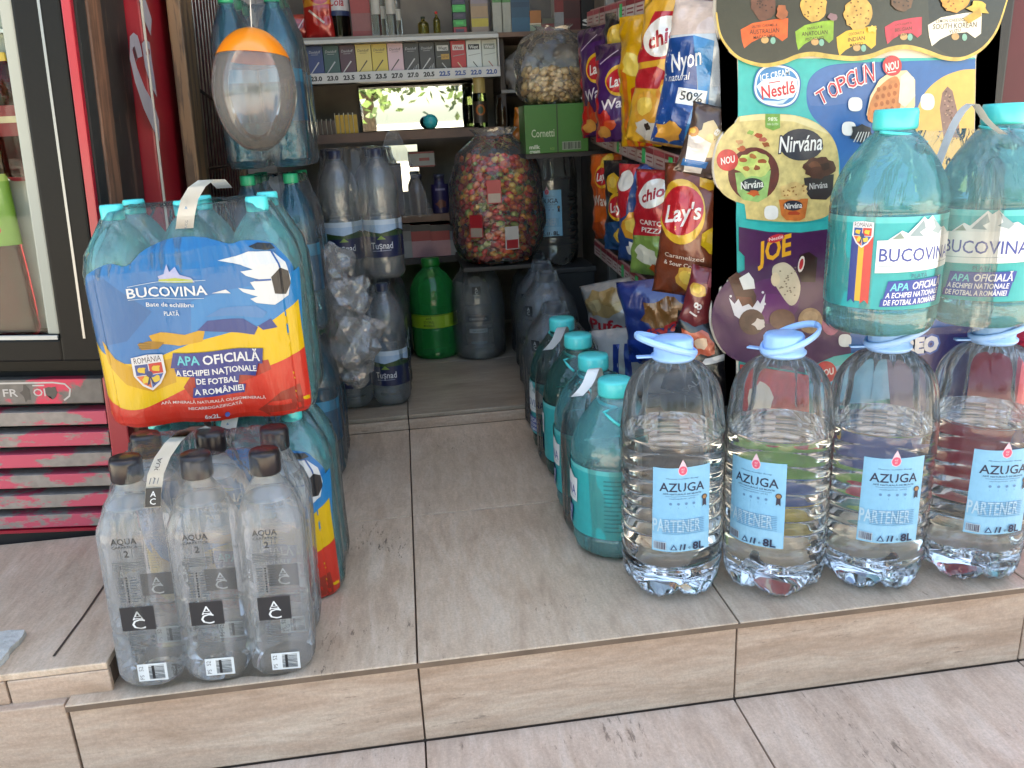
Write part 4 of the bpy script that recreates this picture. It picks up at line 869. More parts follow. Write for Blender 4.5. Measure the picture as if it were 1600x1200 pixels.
mesh_obj('board', bm, P('#c9c2b4', .6), po)
d = PD(pc); TE, PU = '#27b8b4', '#4d2352'
d.poly([(1153, 92), (1524, 90), (1515, 600), (1500, 826), (1154, 856), (1154, 560), (1150, 340), (1153, 180)], TE)
# navy field
d.poly(cr([(1310, 600), (1312, 320), (1310, 240), (1290, 205), (1268, 180), (1260, 155), (1264, 125), (1285, 106), (1320, 99), (1400, 96)], 5) + [(1524, 92), (1515, 600)], '#2468ae')
d.poly(cr([(1266, 165), (1261, 145), (1267, 122), (1286, 107), (1320, 100), (1400, 97)], 5) + cr([(1400, 135), (1365, 150), (1330, 160), (1290, 166)], 4), '#4472b2')
# yellow wedge with cone
d.poly(cr([(1524, 108), (1500, 110), (1470, 122), (1445, 145), (1430, 180), (1425, 215), (1430, 300)], 5) + [(1520, 300)], '#e9bd62'); d.ell(1449, 159, 11, 13, '#eef0ee', 20, k=2.6)
d.poly([(1474, 215), (1468, 170), (1472, 145), (1480, 135), (1488, 142), (1497, 180), (1500, 215)], '#8f6a64')
for k in range(34): rg = random.Random(k); a = rg.random(); d.ell(1476 + (rg.random() - .5) * (8 + 20 * a) + 5, 142 + 66 * a, 1.6, 1.3, ('#c29a84', '#5f3f3c')[k % 2], 6)
# cream field with cups, cut out to a disc at the left
d.poly(cr([(1154, 182), (1190, 178), (1240, 180), (1275, 192), (1300, 215), (1310, 250), (1306, 310), (1290, 338), (1240, 347), (1166, 342)], 5) + cr([(1163, 319), (1137, 309), (1121, 291), (1115, 262), (1120, 229), (1133, 206), (1149, 191)], 4), '#dcc884')
d.poly([(1155, 182), (1190, 178), (1240, 180), (1275, 192), (1295, 210), (1240, 190), (1190, 187), (1155, 190)], '#e7d9a2')
d.ell(1177, 272, 40, 42, '#6b2a26', 30); d.ell(1177, 270, 40, 40, '#d4bd78', 30) if False else None
d.poly([(1148, 270), (1204, 266), (1198, 308), (1184, 316), (1160, 312), (1152, 300)], '#9ec878')
d.blob(1177, 258, 27, 20, '#cfd77c', .15, 22, 3); d.blob(1168, 252, 14, 9, '#b8d070', .2, 16, 4)
for k, (x, y, c) in enumerate([(1160, 250, '#a4572f'), (1176, 244, '#b5713a'), (1190, 252, '#a4572f'), (1182, 262, '#8d4a2a'), (1166, 264, '#b5713a'), (1158, 232, '#c8663c'), (1184, 212, '#b2502e'), (1172, 207, '#8fb253'), (1196, 226, '#a4572f'), (1155, 222, '#cf9a6a'), (1192, 218, '#b66')]): d.blob(x, y, 6, 4, c if len(c) == 7 else '#bb6655', .3, 10, k)
d.ell(1175, 289, 18, 11, '#2b2b33', 20); d.text('Nirvána', 1157, 290, 1192, 286, 11, '#f3f1ea', bold=.01); d.blob(1177, 302, 9, 5, '#c9602f', .3, 12, 8)
d.ell(1251, 226, 34, 25, '#34323e', 26); d.text('Nirvána', 1217, 226, 1284, 221, 23, '#f6f5f0', bold=.012, shear=.1, outline=('#34323e', .06))
d.poly([(1195, 178), (1218, 178), (1218, 200), (1207, 204), (1195, 199)], '#7fae52'); d.text('98%', 1199, 186, 1214, 186, 5, '#eef4e0', bold=.01); d.text('FARA GLUTEN', 1198, 194, 1215, 194, 3, '#e0ecd0')
d.ell(1136, 250, 17, 17, '#d63a3c', 24); d.text('NOU', 1126, 252, 1147, 248, 10, '#f7efe9', bold=.02)
d.poly([(1255, 278), (1302, 272), (1300, 302), (1290, 312), (1266, 311), (1258, 300)], '#3a2f2f'); d.blob(1279, 262, 24, 17, '#5a3326', .16, 22, 6); d.blob(1272, 257, 9, 5, '#7d4b34', .3, 12, 2); d.blob(1288, 260, 8, 6, '#43241b', .3, 12, 3); d.text('Nirvána', 1264, 291, 1292, 288, 9, '#d6d2cc', bold=.01)
d.poly([(1216, 312), (1262, 310), (1257, 340), (1248, 345), (1228, 344), (1220, 336)], '#d67a3c'); d.blob(1239, 299, 23, 14, '#dcbc7c', .12, 22, 7)
for k in range(16): rg = random.Random(k + 50); d.ell(1239 + (rg.random() - .5) * 34, 297 + (rg.random() - .5) * 18, 1.5, 1.3, '#a5733c', 6)
d.ell(1238, 321, 15, 8, '#34323e', 16); d.text('Nirvána', 1225, 322, 1252, 320, 8, '#f3f1ea', bold=.01); d.blob(1239, 333, 8, 3.5, '#b84a2c', .3, 10, 2)
for x, y in ((1204, 332), (1335, 163), (1325, 201), (1124, 497)): d.ell(x, y, 11, 11, '#eceeea', 20, k=2.8)
# brand roundel
d.ell(1213, 134, 37, 34, '#2f6fae', 40, rot=.15, k=2.5); d.ell(1213, 134, 35, 32, '#e8f0f2', 40, rot=.15, k=2.5); d.ell(1213, 134, 32, 29, '#3d86c0', 40, rot=.15, k=2.5)
d.poly([(1181, 135), (1190, 126), (1210, 121), (1232, 119), (1244, 124), (1245, 140), (1238, 152), (1215, 156), (1190, 152)], '#eff3f2'); d.text('ICE CREAM', 1187, 122, 1232, 112, 9, '#f1f5f6', bold=.012); d.text('Nestlé', 1189, 145, 1240, 135, 18, '#d5253a', bold=.02); d.line([(1200, 130), (1218, 127)], 1.4, '#d5253a'); d.poly([(1190, 157), (1215, 158), (1232, 153), (1222, 162), (1205, 163)], '#cfe2ee')
# TOPGUN letters climbing to the right
for ch, x, y, r in (('T', 1283, 151, 30), ('O', 1300, 140, 27), ('P', 1314, 131, 22), ('G', 1328, 124, 17), ('U', 1343, 119, 12), ('N', 1357, 114, 8)):
    c0 = pc(x, y); k = d.k(x, y); d.d.text(ch, c0[0], c0[1], (22 + (x - 1283) * .06) * k, '#f4eeee', wd=15.5 * k, rot=r, bold=.035); d.d.text(ch, c0[0], c0[1], (21 + (x - 1283) * .06) * k, '#d5344a', wd=14 * k, rot=r, bold=.004)
d.poly([(1352, 180), (1358, 150), (1372, 125), (1390, 112), (1415, 110), (1428, 125), (1428, 165), (1420, 185), (1370, 190)], '#f0d7a8'); d.poly(cr([(1354, 186), (1360, 155), (1378, 130), (1400, 120), (1406, 150), (1400, 180), (1372, 192)], 4, True), '#dd8a4f')
for k in range(4):
    for j in range(4): d.ell(1371 + 9 * k - 2 * j, 140 + 12 * j - 2 * k, 3, 4, '#b8612f', 8)
d.poly([(1405, 120), (1415, 112), (1426, 122), (1428, 150), (1412, 168), (1402, 160)], '#efe3cf'); d.ell(1392, 103, 15, 16, '#d63a44', 24); d.text('NOU', 1382, 106, 1402, 101, 11, '#f7efe9', bold=.02); d.line([(1385, 114), (1398, 112)], 1.2, '#f7efe9')
d.blob(1345, 210, 18, 14, '#22272f', .25, 16, 3)
for k in range(5): d.line([(1332 + 5 * k, 222), (1340 + 4 * k, 206)], 1.5, '#d9dcd8')
# purple lower field
d.poly([(1153, 352), (1240, 362), (1320, 352), (1330, 600)] + cr([(1260, 582), (1200, 572), (1152, 563), (1129, 547), (1114, 519), (1111, 488), (1121, 457), (1141, 434), (1162, 421)], 4) + [(1162, 400), (1153, 391)], PU)
d.ell(1205, 470, 42, 36, '#5f2363', 30); d.ell(1205, 480, 26, 22, '#6c2470', 24)
d.poly([(1152, 341), (1200, 350), (1250, 350), (1320, 340), (1320, 354), (1250, 363), (1200, 362), (1153, 354)], TE)
d.text('JOE', 1180, 396, 1236, 380, 30, '#eeb02e', bold=.03, shear=.25); d.ell(1211, 372, 14, 6, '#cf3242', 16, rot=-.3); d.text('Nestlé', 1200, 374, 1222, 369, 5, '#f5e9e6', bold=.01)
d.poly(cr([(1205, 420), (1212, 412), (1226, 410), (1240, 422), (1249, 446), (1244, 470), (1232, 476), (1216, 455), (1207, 438)], 4, True), '#d8cbb0'); d.ell(1210, 436, 7, 11, '#e8d5b2', 14)
for k in range(22): rg = random.Random(k + 9); d.ell(1228 + (rg.random() - .5) * 28, 440 + (rg.random() - .5) * 46, 1.6, 1.3, '#8d7f6c', 6)
d.poly([(1243, 420), (1248, 398), (1262, 393), (1275, 402), (1272, 440), (1250, 440)], '#33191b'); d.ell(1250, 412, 5, 13, '#f0e6dd', 12, rot=.2); d.ell(1250, 412, 3, 9, '#cc2a36', 12, rot=.2)
d.poly([(1136, 434), (1150, 424), (1172, 445), (1180, 462), (1178, 484), (1152, 480), (1146, 460)], '#4a211a'); d.poly([(1153, 434), (1168, 425), (1176, 436), (1178, 450), (1160, 452)], '#eff0ec'); d.poly([(1148, 462), (1172, 464), (1178, 484), (1154, 482)], '#6f3322')
d.poly([(1137, 464), (1146, 474), (1152, 466), (1158, 478), (1168, 474), (1174, 480), (1182, 468), (1186, 474), (1194, 458), (1192, 480), (1186, 492), (1172, 500), (1158, 500), (1146, 492)], '#ece9ee'); 
for x, y in ((1140, 462), (1190, 456), (1193, 474), (1176, 497), (1150, 492)): d.ell(x, y, 2, 2, '#ece9ee', 8)
d.ell(1173, 502, 20, 20, '#5d4338', 22); d.ell(1220, 498, 20, 16, '#6e4a3c', 22); d.ell(1264, 500, 19, 20, '#a98a66', 24); d.ell(1264, 494, 12, 9, '#bb9d78', 18); d.blob(1184, 506, 10, 8, '#e6dbd2', .3, 14, 3); d.ell(1296, 505, 14, 18, '#b0607e', 16)
d.ell(1318, 531, 10, 10, '#eceeea', 20, k=2.8)
# teal ribbon, blue biscuit field and the colours seen through the water
d.poly([(1255, 575), (1300, 556), (1360, 545), (1420, 540), (1514, 545), (1514, 560), (1420, 553), (1360, 558), (1300, 572), (1275, 590), (1258, 596)], TE); d.poly([(1262, 600), (1300, 572), (1350, 560), (1400, 556), (1400, 620), (1270, 640)], '#6fb7d2'); d.ell(1288, 580, 17, 17, '#d63a3c', 22); d.text('NOU', 1277, 583, 1300, 578, 10, '#f7efe9', bold=.02)
d.poly([(1380, 520), (1514, 505), (1514, 640), (1390, 650)], '#22356f'); d.text('OREO', 1388, 544, 1462, 535, 21, '#f2f3f4', bold=.07, outline=('#3a6ab8', .10))
d.poly([(1154, 568), (1262, 585), (1262, 690), (1154, 690)], '#c23436'); d.blob(1190, 620, 20, 26, '#e8d6c2', .3, 14, 4); d.poly([(1154, 690), (1330, 680), (1340, 735), (1154, 740)], '#6db23a'); d.poly([(1154, 738), (1360, 732), (1360, 775), (1154, 770)], '#2f62ae'); d.poly([(1154, 772), (1280, 768), (1290, 855), (1154, 855)], '#d8b93c'); d.poly([(1270, 640), (1514, 640), (1508, 720), (1330, 730)], '#2b55a0'); d.poly([(1330, 728), (1506, 722), (1503, 770), (1345, 775)], '#7ab648'); d.ell(1380, 750, 22, 12, '#d23a56', 18); d.poly([(1290, 775), (1502, 770), (1500, 825), (1295, 845)], '#1d8f8a'); d.ell(1460, 690, 20, 14, '#e2c04a', 18)
# black crown field with gold wavy rim
lobe = [(1119, -148)] + cr([ (1117, 20), (1123, 54), (1137, 77), (1154, 92), (1180, 101), (1200, 102), (1222, 97), (1245, 88), (1268, 85), (1295, 89), (1330, 92), (1358, 88), (1385, 78), (1412, 74), (1440, 80), (1468, 90), (1492, 93), (1512, 88), (1535, 73), (1555, 45), (1570, 0)], 4) + [(1578, -148)]
d.poly(lobe, '#3a382f'); d.poly([(1440, -148), (1578, -148), (1570, 0), (1555, 45), (1535, 73), (1512, 88), (1480, 88), (1450, 70)], '#272727')
LW = lobe[1:-1]; d.line(LW, [2.5 + 4.5 * math.sin(math.pi * min(1, max(0, (x - 1117) / 450))) ** .6 for x, y in LW], '#d9b95e')
def truck(x, y, c, lines, s=1, wd=74):
    h = wd / 2; d.poly([(x - h, y - 4), (x - h * .5, y - 14 * s), (x + h * .4, y - 20 * s), (x + h, y - 22 * s), (x + h * .97, y + 8 * s), (x + h * .75, y + 14 * s), (x + h * .45, y + 6 * s), (x - h * .1, y + 8 * s), (x - h * .55, y + 16 * s), (x - h * .85, y + 25 * s), (x - h * .95, y + 12 * s)], c)
    d.ell(x + h * .02, y + 12 * s, 6, 5.5, '#cda26a', 14); d.ell(x + h * .36, y + 13 * s, 4, 5.5, '#7fb4a2', 14)
    n = len(lines)
    for k, (t, hh, ww) in enumerate(lines): d.text(t, x - ww / 2, y - 10 * s + 8.5 * k + 1.5, x + ww / 2, y - 10 * s + 8.5 * k - 2, hh, '#4a2f1e' if c != '#efe6d2' else '#38342e', bold=.01)
truck(1192, 51, '#e0622c', [('SALTED CARAMEL &', 3.5, 40), ('AUSTRALIAN', 6, 46), ('MACADAMIA', 4.5, 34)]); truck(1270, 54, '#8fb83c', [('VANILLA &', 3.5, 24), ('ANATOLIAN', 5.5, 40), ('PISTACHIO', 4, 28)], 1, 60)
truck(1335, 63, '#e6b93c', [('COCONUT &', 3.5, 24), ('INDIAN', 5.5, 26), ('MANGO', 4, 20)], 1, 62); truck(1408, 47, '#cf3a50', [('CHOCOLATE &', 3, 26), ('BELGIAN', 4.5, 26), ('BERRY', 3.5, 16)], .9, 58); truck(1488, 44, '#efe6d2', [('LEMON CHEESECAKE &', 4, 58), ('SOUTH KOREAN', 7, 68), ('YUZU', 4.5, 18)], 1.15, 84)
for x, y, rx, ry, c, c2 in ((1190, 8, 19, 24, '#6d4436', '#3f2620'), (1268, 10, 21, 24, '#d3a958', '#7d5a2c'), (1337, 22, 22, 25, '#d3a958', '#7d5a2c'), (1405, -2, 18, 22, '#6b4a32', '#3d281c'), (1487, 2, 22, 18, '#d69c3c', '#8d5a1e')):
    d.blob(x, y, rx, ry, c, .08, 26, int(x))
    for k in range(16): rg = random.Random(k + int(x)); d.ell(x + (rg.random() - .5) * rx * 1.5, y + (rg.random() - .5) * ry * 1.5, 1.6, 1.4, c2, 6)
d.blob(1218, 20, 9, 10, '#a8603c', .25, 12, 5); d.blob(1296, 28, 7, 6, '#8f6e74', .3, 10, 6); d.blob(1358, 46, 9, 6, '#e6c25a', .4, 12, 7); d.blob(1523, 14, 14, 12, '#d9b84a', .4, 12, 8); d.poly([(1500, 30), (1525, 14), (1528, 26), (1508, 38)], '#c9a23c')
GLOSSP = {}
d.d.build('artwork', lambda a, b, l: Vector((a - .64, -l, b)), po, dl=.000025, inkf=lambda h: P(dim(h, .70), .28, coat=.35, bmp=(140, .14, .002), var=(.30 if lin(h)[0] > lin(h)[2] * 1.6 and lin(h)[0] < .75 else .09), varscale=75))
fz = thing('freezer', 'dark red ice cream freezer at the right edge behind the poster', 'freezer', (1.085, .33, .0004))
mesh_obj('body', bx(0, .7, 0, .6, .04, 1.9, .008), P('#4a0e19', .6, var=.2, varscale=5), fz)
mesh_obj('base_panel', bx(-.012, .7, -.16, .0, .045, .36, .01), P('#b81f38', .4, coat=.2), fz)
mesh_obj('plinth', bx(.0, .69, -.13, .59, 0, .039), P('#1c1a1b', .7), fz)
mesh_obj('door_seal', bx(-.03, -.001, -.018, .05, .37, 1.9, .004), P('#161617', .5), fz)

# ================================================================== RIGHT: SNACK RACK AND BAGS
XR = .62; TILT = math.atan2(.745 - .66, 1.0)
rk = thing('snack_rack', 'dark snack rack with red and white price strips along the aisle', 'rack', (XR, 0, 0))
mesh_obj('back_panel', bx(.072, .080, .46, 1.48, 0, 1.5), P('#6a625a', .7, var=.4), rk)
STRIPC = P('#a8817c', .45, var=.2, varscale=20)
for z0, z1 in ((1.055, .985), (.735, .655), (.405, .345)):     # far end height, near end height
    a = math.atan2(z0 - z1, .96); M = Matrix.Translation((0, 1.42, z0)) @ Matrix.Rotation(a, 4, 'X')
    s = mesh_obj('shelf', bx(.0, .071, -.97, 0, -.012, -.004, M=M), P('#4a3c36', .6, var=.3), rk)
    st_ = mesh_obj('price_strip', bx(-.008, -.003, -.965, 0, -.034, .012, .001, M=M), STRIPC, rk)
    d = Decal(); rg = random.Random(int(z0 * 100)); y = -.955
    while y < -.03:
        wd = rg.uniform(.055, .085); d.rect(y, -.030, y + wd - .006, -.004, rg.choice(('#c9b6b0', '#bfa8a2', '#d0c2bc'))); d.rect(y, -.004, y + wd - .006, .008, rg.choice(('#a3303c', '#8d2733', '#b2505a')))
        for k in range(2): d.line([(y + .008, -.012 - .009 * k), (y + wd * rg.uniform(.5, .8), -.012 - .009 * k)], .0035, '#8f3a44')
        y += wd
    d.build('price_labels', lambda a_, b, l, M=M: M @ Vector((-.008 - l, a_, b)), st_)
    for k in range(4):
        yy = -.10 - .21 * k + rg.uniform(-.05, .05); tg = mesh_obj('price_tag', bx(-.0105, -.0085, yy - .012, yy + .012, -.030, .004, .002, M=M), P('#25a35a', .4), st_)
mesh_obj('upright', bx(-.008, .010, .418, .436, 0, 1.5, .002), P('#a5a29c', .4, metal=.3), rk)
for y in (1.46,): mesh_obj('upright', bx(.045, .071, y - .012, y + .012, 0, 1.5, .002), P('#8d8a86', .4, metal=.4), rk)
def bag_fn(w, h, T, seed):
    off = Vector((seed * 3.7, seed * 1.3, 0))
    def f(a, b, l, side=-1):
        u = max(-1, min(1, 2 * a / w)); v = max(-1, min(1, 2 * b / h))
        bul = T * max(0, 1 - u * u) ** .5 * max(0, 1 - v ** 4) ** .8
        q = Vector((a * 14, b * 11, side)) + off; cr = noise.noise(q) * .012 + abs(noise.noise(q * 2.3)) * -.007
        e = abs(u) ** 3; cr += .004 * math.sin(b * 150 + seed) * e + .003 * math.sin(a * 170 + seed) * abs(v) ** 6
        wv = noise.noise(Vector((a * 7, b * 7, seed))) * .012 * max(abs(v), abs(u)) ** 2
        x = a * (1 - .07 * (1 - v * v)) + .004 * noise.noise(Vector((b * 22, seed, 1))) * e
        return Vector((x, side * (max(.0, bul + cr * min(1, bul / (T * .3) + .15)) + l) + wv, b))
    return f
def bag(label, pos, w, h, T, yaw, roll, col, art, seed, grp='crisp bags on the snack rack', cat='snack bag', pitch=0):
    t = thing('snack_bag', label, cat, pos, 0, grp, (R_(pitch), R_(roll), R_(yaw)))
    f = bag_fn(w, h, T, seed); bm = bmesh.new(); nx, ny = 22, 30
    for side in (-1, 1):
        V = [[bm.verts.new(f(w * (i / nx - .5), h * (j / ny - .5), 0, side)) for i in range(nx + 1)] for j in range(ny + 1)]
        for j in range(ny):
            for i in range(nx):
                q = (V[j][i], V[j][i + 1], V[j + 1][i + 1], V[j + 1][i]); bm.faces.new(q if side == -1 else q[::-1])
    bmesh.ops.remove_doubles(bm, verts=bm.verts[:], dist=.0004)
    foil = lambda c: P(dim(c, .80), .28, metal=.15, coat=.6, bmp=(32, .60, .006), var=.10, varscale=60)
    mesh_obj('pouch', bm, foil(col), t, True)
    if art:
        d = Decal(); art(d, w, h); d.build('front_print', lambda a, b, l: f(max(-w * .498, min(w * .498, a)), max(-h * .498, min(h * .498, b)), l), t, .005, dl=.0002, inkf=foil, smooth=False)
    return t
def rd(d, pts, w, h, c): d.poly([(x * w, y * h) for x, y in pts], c)
def crisp(d, x, y, r, seed=0, c='#e3b233'): d.blob(x, y, r, r * .8, c, .12, 16, seed); d.blob(x - r * .15, y + r * .1, r * .6, r * .45, '#eec95a', .15, 12, seed + 1)
def lays(d, x, y, s, t="Lay's"):
    d.ell(x, y, s * 1.05, s * .95, '#e9b52f', 26); d.ell(x, y, s * .95, s * .72, '#c8202c', 26, rot=.15); d.text(t, x, y, s * .62, '#f5f1ea', wd=s * 1.45, rot=8, shear=.2, bold=.02)
def chio(d, x, y, s):
    d.poly([(x - s * 1.3, y - s * 1.0), (x + s * .9, y - s * .6), (x + s * 1.3, y + s * 1.0), (x - s * .6, y + s * .9)], '#b81e2c'); d.ell(x, y + .05 * s, s * .95, s * .7, '#f0ece4', 24, rot=.35); d.text('chio', x, y + .05 * s, s * .55, '#b02030', wd=s * 1.35, rot=20, shear=.15, bold=.03)
def art_purple(d, w, h):
    rd(d, [(-.5, .35), (-.36, .35), (-.30, -.5), (-.5, -.5)], w, h, '#b3202c'); rd(d, [(-.5, .5), (.5, .5), (.5, .38), (-.5, .34)], w, h, '#3b1f45')
    lays(d, .12 * w, .12 * h, .26 * w); d.text('Wavy', .08 * w, -.10 * h, .10 * h, '#e8dfe6', wd=.62 * w, shear=.15, bold=.015, rot=6)
    d.blob(-.22 * w, -.27 * h, .16 * w, .10 * h, '#cc2a22', .3, 18, 3); d.blob(-.05 * w, -.32 * h, .12 * w, .06 * h, '#d8532a', .3, 14, 4); d.blob(-.24 * w, -.40 * h, .14 * w, .06 * h, '#dc9a4a', .25, 16, 5); d.line([(-.3 * w, .30 * h), (.05 * w, .42 * h)], .003, '#c9b8cc')
def art_dark(d, w, h): crisp(d, -.1 * w, .25 * h, .25 * w, 2); lays(d, .05 * w, .0, .30 * w); rd(d, [(-.5, -.2), (.5, -.12), (.5, -.5), (-.5, -.5)], w, h, '#1c4a78'); crisp(d, .1 * w, -.33 * h, .2 * w, 5)
def art_yellow(d, w, h): rd(d, [(-.1, -.05), (.15, -.02), (.3, -.5), (-.05, -.5)], w, h, '#c9371f'); rd(d, [(-.35, .1), (-.22, .1), (-.12, -.5), (-.3, -.5)], w, h, '#d8741f'); rd(d, [(-.5, .5), (.5, .5), (.5, .3), (-.5, .26)], w, h, '#d19b14'); d.blob(.0, .12 * h, .3 * w, .10 * h, '#eed060', .3, 18, 4)
def art_chioy(d, w, h):
    chio(d, -.08 * w, .20 * h, .32 * w); rd(d, [(-.45, -.02), (-.1, .02), (.2, -.04), (.05, -.12), (-.45, -.14)], w, h, '#b5202a'); crisp(d, .22 * w, .12 * h, .17 * w, 8); crisp(d, .18 * w, -.14 * h, .22 * w, 9, '#dd8b2e'); crisp(d, -.15 * w, -.26 * h, .24 * w, 10, '#e0a03a'); d.blob(-.05 * w, -.40 * h, .25 * w, .07 * h, '#d7d3cc', .3, 16, 6); d.blob(-.1 * w, -.38 * h, .06 * w, .03 * h, '#3a2a20', .3, 10, 7)
def art_blue(d, w, h):
    rd(d, [(-.5, .22), (-.1, .26), (.05, -.1), (.10, -.5), (-.5, -.5)], w, h, '#16478f'); rd(d, [(-.12, .26), (.14, .24), (.22, -.2), (.12, -.5), (-.05, -.5), (.06, -.1)], w, h, '#2f86c4'); rd(d, [(-.5, .5), (.2, .5), (.28, .3), (-.1, .27), (-.5, .24)], w, h, '#d7c4ba'); rd(d, [(.28, .45), (.48, .40), (.46, -.4), (.30, -.35)], w, h, '#c3c5c8')
    d.text('Nyon', -.18 * w, .10 * h, .12 * h, '#e9eef4', wd=.42 * w, shear=.2, bold=.015, rot=18); d.text('natural', -.24 * w, -.02 * h, .05 * h, '#e9eef4', wd=.32 * w, shear=.2, rot=10)
    d.rect(-.22 * w, -.20 * h, .18 * w, -.09 * h, '#edf0f2'); d.text('50%', -.02 * w, -.14 * h, .062 * h, '#26303c', wd=.30 * w, bold=.02); d.blob(-.25 * w, -.40 * h, .2 * w, .07 * h, '#d2973c', .3, 16, 3)
    for k in range(5): d.line([(.33 * w, (.3 - .1 * k) * h), (.44 * w, (.3 - .1 * k) * h)], .004, '#8f969c')
def art_orange(d, w, h): lays(d, .05 * w, .25 * h, .28 * w, "Lay's"); d.text('Wavy', .0, -.03 * h, .12 * h, '#f0e4d8', wd=.75 * w, shear=.1, bold=.02); rd(d, [(-.5, -.3), (.5, -.25), (.5, -.5), (-.5, -.5)], w, h, '#a5421a'); crisp(d, .1 * w, .42 * h, .2 * w, 3)
def art_chiob(d, w, h): rd(d, [(-.5, .5), (.0, .5), (-.15, .0), (-.5, -.1)], w, h, '#c0202c'); rd(d, [(.05, .5), (.5, .5), (.5, .15), (.1, .1)], w, h, '#2b5fb0'); d.ell(-.22 * w, .34 * h, .2 * w, .1 * h, '#f0ece4', 20, rot=.5); crisp(d, .05 * w, -.12 * h, .32 * w, 5, '#dd9a2e'); d.blob(.08 * w, -.36 * h, .3 * w, .08 * h, '#e8e4dc', .3, 18, 8)
def art_chior(d, w, h): chio(d, -.05 * w, .28 * h, .32 * w); d.text('CARTOFI', .0, .02 * h, .045 * h, '#f0e6dc', wd=.6 * w, bold=.015); d.text('PIZZA', .0, -.05 * h, .045 * h, '#f0e6dc', wd=.5 * w, bold=.015); rd(d, [(-.5, -.12), (.5, -.08), (.5, -.5), (-.5, -.5)], w, h, '#7d9a4a'); d.blob(-.1 * w, -.3 * h, .25 * w, .1 * h, '#d8d6c4', .3, 18, 4); d.blob(.12 * w, -.42 * h, .16 * w, .06 * h, '#c8541f', .3, 14, 6)
def art_brown(d, w, h):
    crisp(d, .08 * w, .42 * h, .15 * w, 3); crisp(d, .3 * w, .40 * h, .13 * w, 4); d.ell(-.22 * w, .16 * h, .30 * w, .24 * h, '#e2b43a', 28, rot=.3); d.ell(-.22 * w, .17 * h, .28 * w, .18 * h, '#c3222c', 28, rot=.3); d.text("Lay's", -.20 * w, .16 * h, .12 * h, '#f4efe8', wd=.46 * w, shear=.2, rot=12, bold=.02)
    crisp(d, .26 * w, -.02 * h, .19 * w, 6, '#e8c22e'); d.text('Caramelized', -.12 * w, -.17 * h, .032 * h, '#e2c9b8', wd=.5 * w, bold=.01); d.text('& Sour Cream', -.12 * w, -.23 * h, .032 * h, '#e2c9b8', wd=.5 * w, bold=.01); crisp(d, .0, -.34 * h, .2 * w, 9, '#d9a545'); d.line([(.30 * w, .2 * h), (.44 * w, .15 * h)], .006, '#d8b0a8')
def art_alpin(d, w, h): d.blob(.05 * w, .05 * h, .32 * w, .22 * h, '#d6bd8a', .25, 22, 4); d.text('8.8', .18 * w, .24 * h, .07 * h, '#ece8e2', wd=.35 * w, rot=70, bold=.02); rd(d, [(.28, .42), (.48, .38), (.48, .12), (.26, .18)], w, h, '#c9416a'); rd(d, [(-.45, .1), (.1, .0), (.05, -.45), (-.3, -.48)], w, h, '#e3dcd6'); rd(d, [(-.4, -.3), (.15, -.26), (.12, -.36), (-.4, -.40)], w, h, '#2d6fae'); crisp(d, -.35 * w, .1 * h, .12 * w, 3, '#cf8a3a')
def art_redsm(d, w, h): crisp(d, -.1 * w, .15 * h, .28 * w, 4, '#d8a545'); d.text('1.8', .0, -.15 * h, .14 * h, '#efe6e2', wd=.4 * w, rot=75, bold=.02); rd(d, [(.1, .5), (.5, .5), (.5, .2), (.15, .25)], w, h, '#c06a70')
def art_puffs(d, w, h): d.blob(-.05 * w, .22 * h, .38 * w, .2 * h, '#c7a36a', .2, 22, 3); d.blob(-.18 * w, .2 * h, .14 * w, .1 * h, '#d9bd88', .25, 14, 4); d.blob(.14 * w, .26 * h, .16 * w, .1 * h, '#b58e55', .25, 14, 5); d.text('Pufoo', .0, -.12 * h, .16 * h, '#c62430', wd=.8 * w, rot=-12, bold=.03); rd(d, [(-.3, -.26), (.3, -.34), (.3, -.38), (-.3, -.30)], w, h, '#c62430')
def art_blue2(d, w, h): rd(d, [(-.5, -.5), (.5, -.5), (.5, -.15), (-.5, -.2)], w, h, '#1d3f9a'); d.blob(.1 * w, .12 * h, .28 * w, .18 * h, '#8a5a2c', .25, 18, 3); d.text('Viva', .0, -.1 * h, .14 * h, '#d02830', wd=.6 * w, rot=20, bold=.03)
def art_stripe(d, w, h):
    for x in (-.15, .02): rd(d, [(x, .3), (x + .1, .3), (x + .05, -.3), (x - .03, -.3)], w, h, '#23408f')
    d.text('UL', .3 * w, .05 * h, .12 * h, '#23408f', wd=.25 * w, bold=.03)
def art_black(d, w, h): d.blob(-.15 * w, .2 * h, .28 * w, .16 * h, '#c8583a', .3, 18, 3); d.blob(-.05 * w, .22 * h, .1 * w, .08 * h, '#e3c0a0', .3, 12, 4); rd(d, [(.0, -.05), (.4, .1), (.42, .2), (.05, .05)], w, h, '#d8d6d6'); d.text('SALTY', .0, -.25 * h, .08 * h, '#8f8f8f', wd=.6 * w, rot=60)
def rp(u, v, x=.598): return at_x(u, v, x)
YW = -58
bag('purple crisp bag with red left edge, farthest along the upper shelf', rp(938, 128, .60), .16, .285, .028, YW, -3, '#4a2060', art_purple, 1)
bag('black crisp bag with a small round logo behind the two purple bags', rp(978, 100, .63), .15, .25, .024, YW, 2, '#1d1a1c', art_dark, 2)
bag('purple crisp bag in front of the black one, beside the plain yellow bag', rp(968, 145, .598), .15, .235, .028, YW + 4, 0, '#4b2162', art_purple, 3)
bag('narrow yellow crisp bag with red stripe on the upper shelf', rp(1003, 128, .602), .13, .285, .028, YW + 2, 1, '#e0a818', art_yellow, 4)
bag('yellow and red crisp bag with white oval logo leaning beside the blue bag', rp(1047, 110, .60), .165, .295, .034, YW + 12, 10, '#e2aa35', art_chioy, 5)
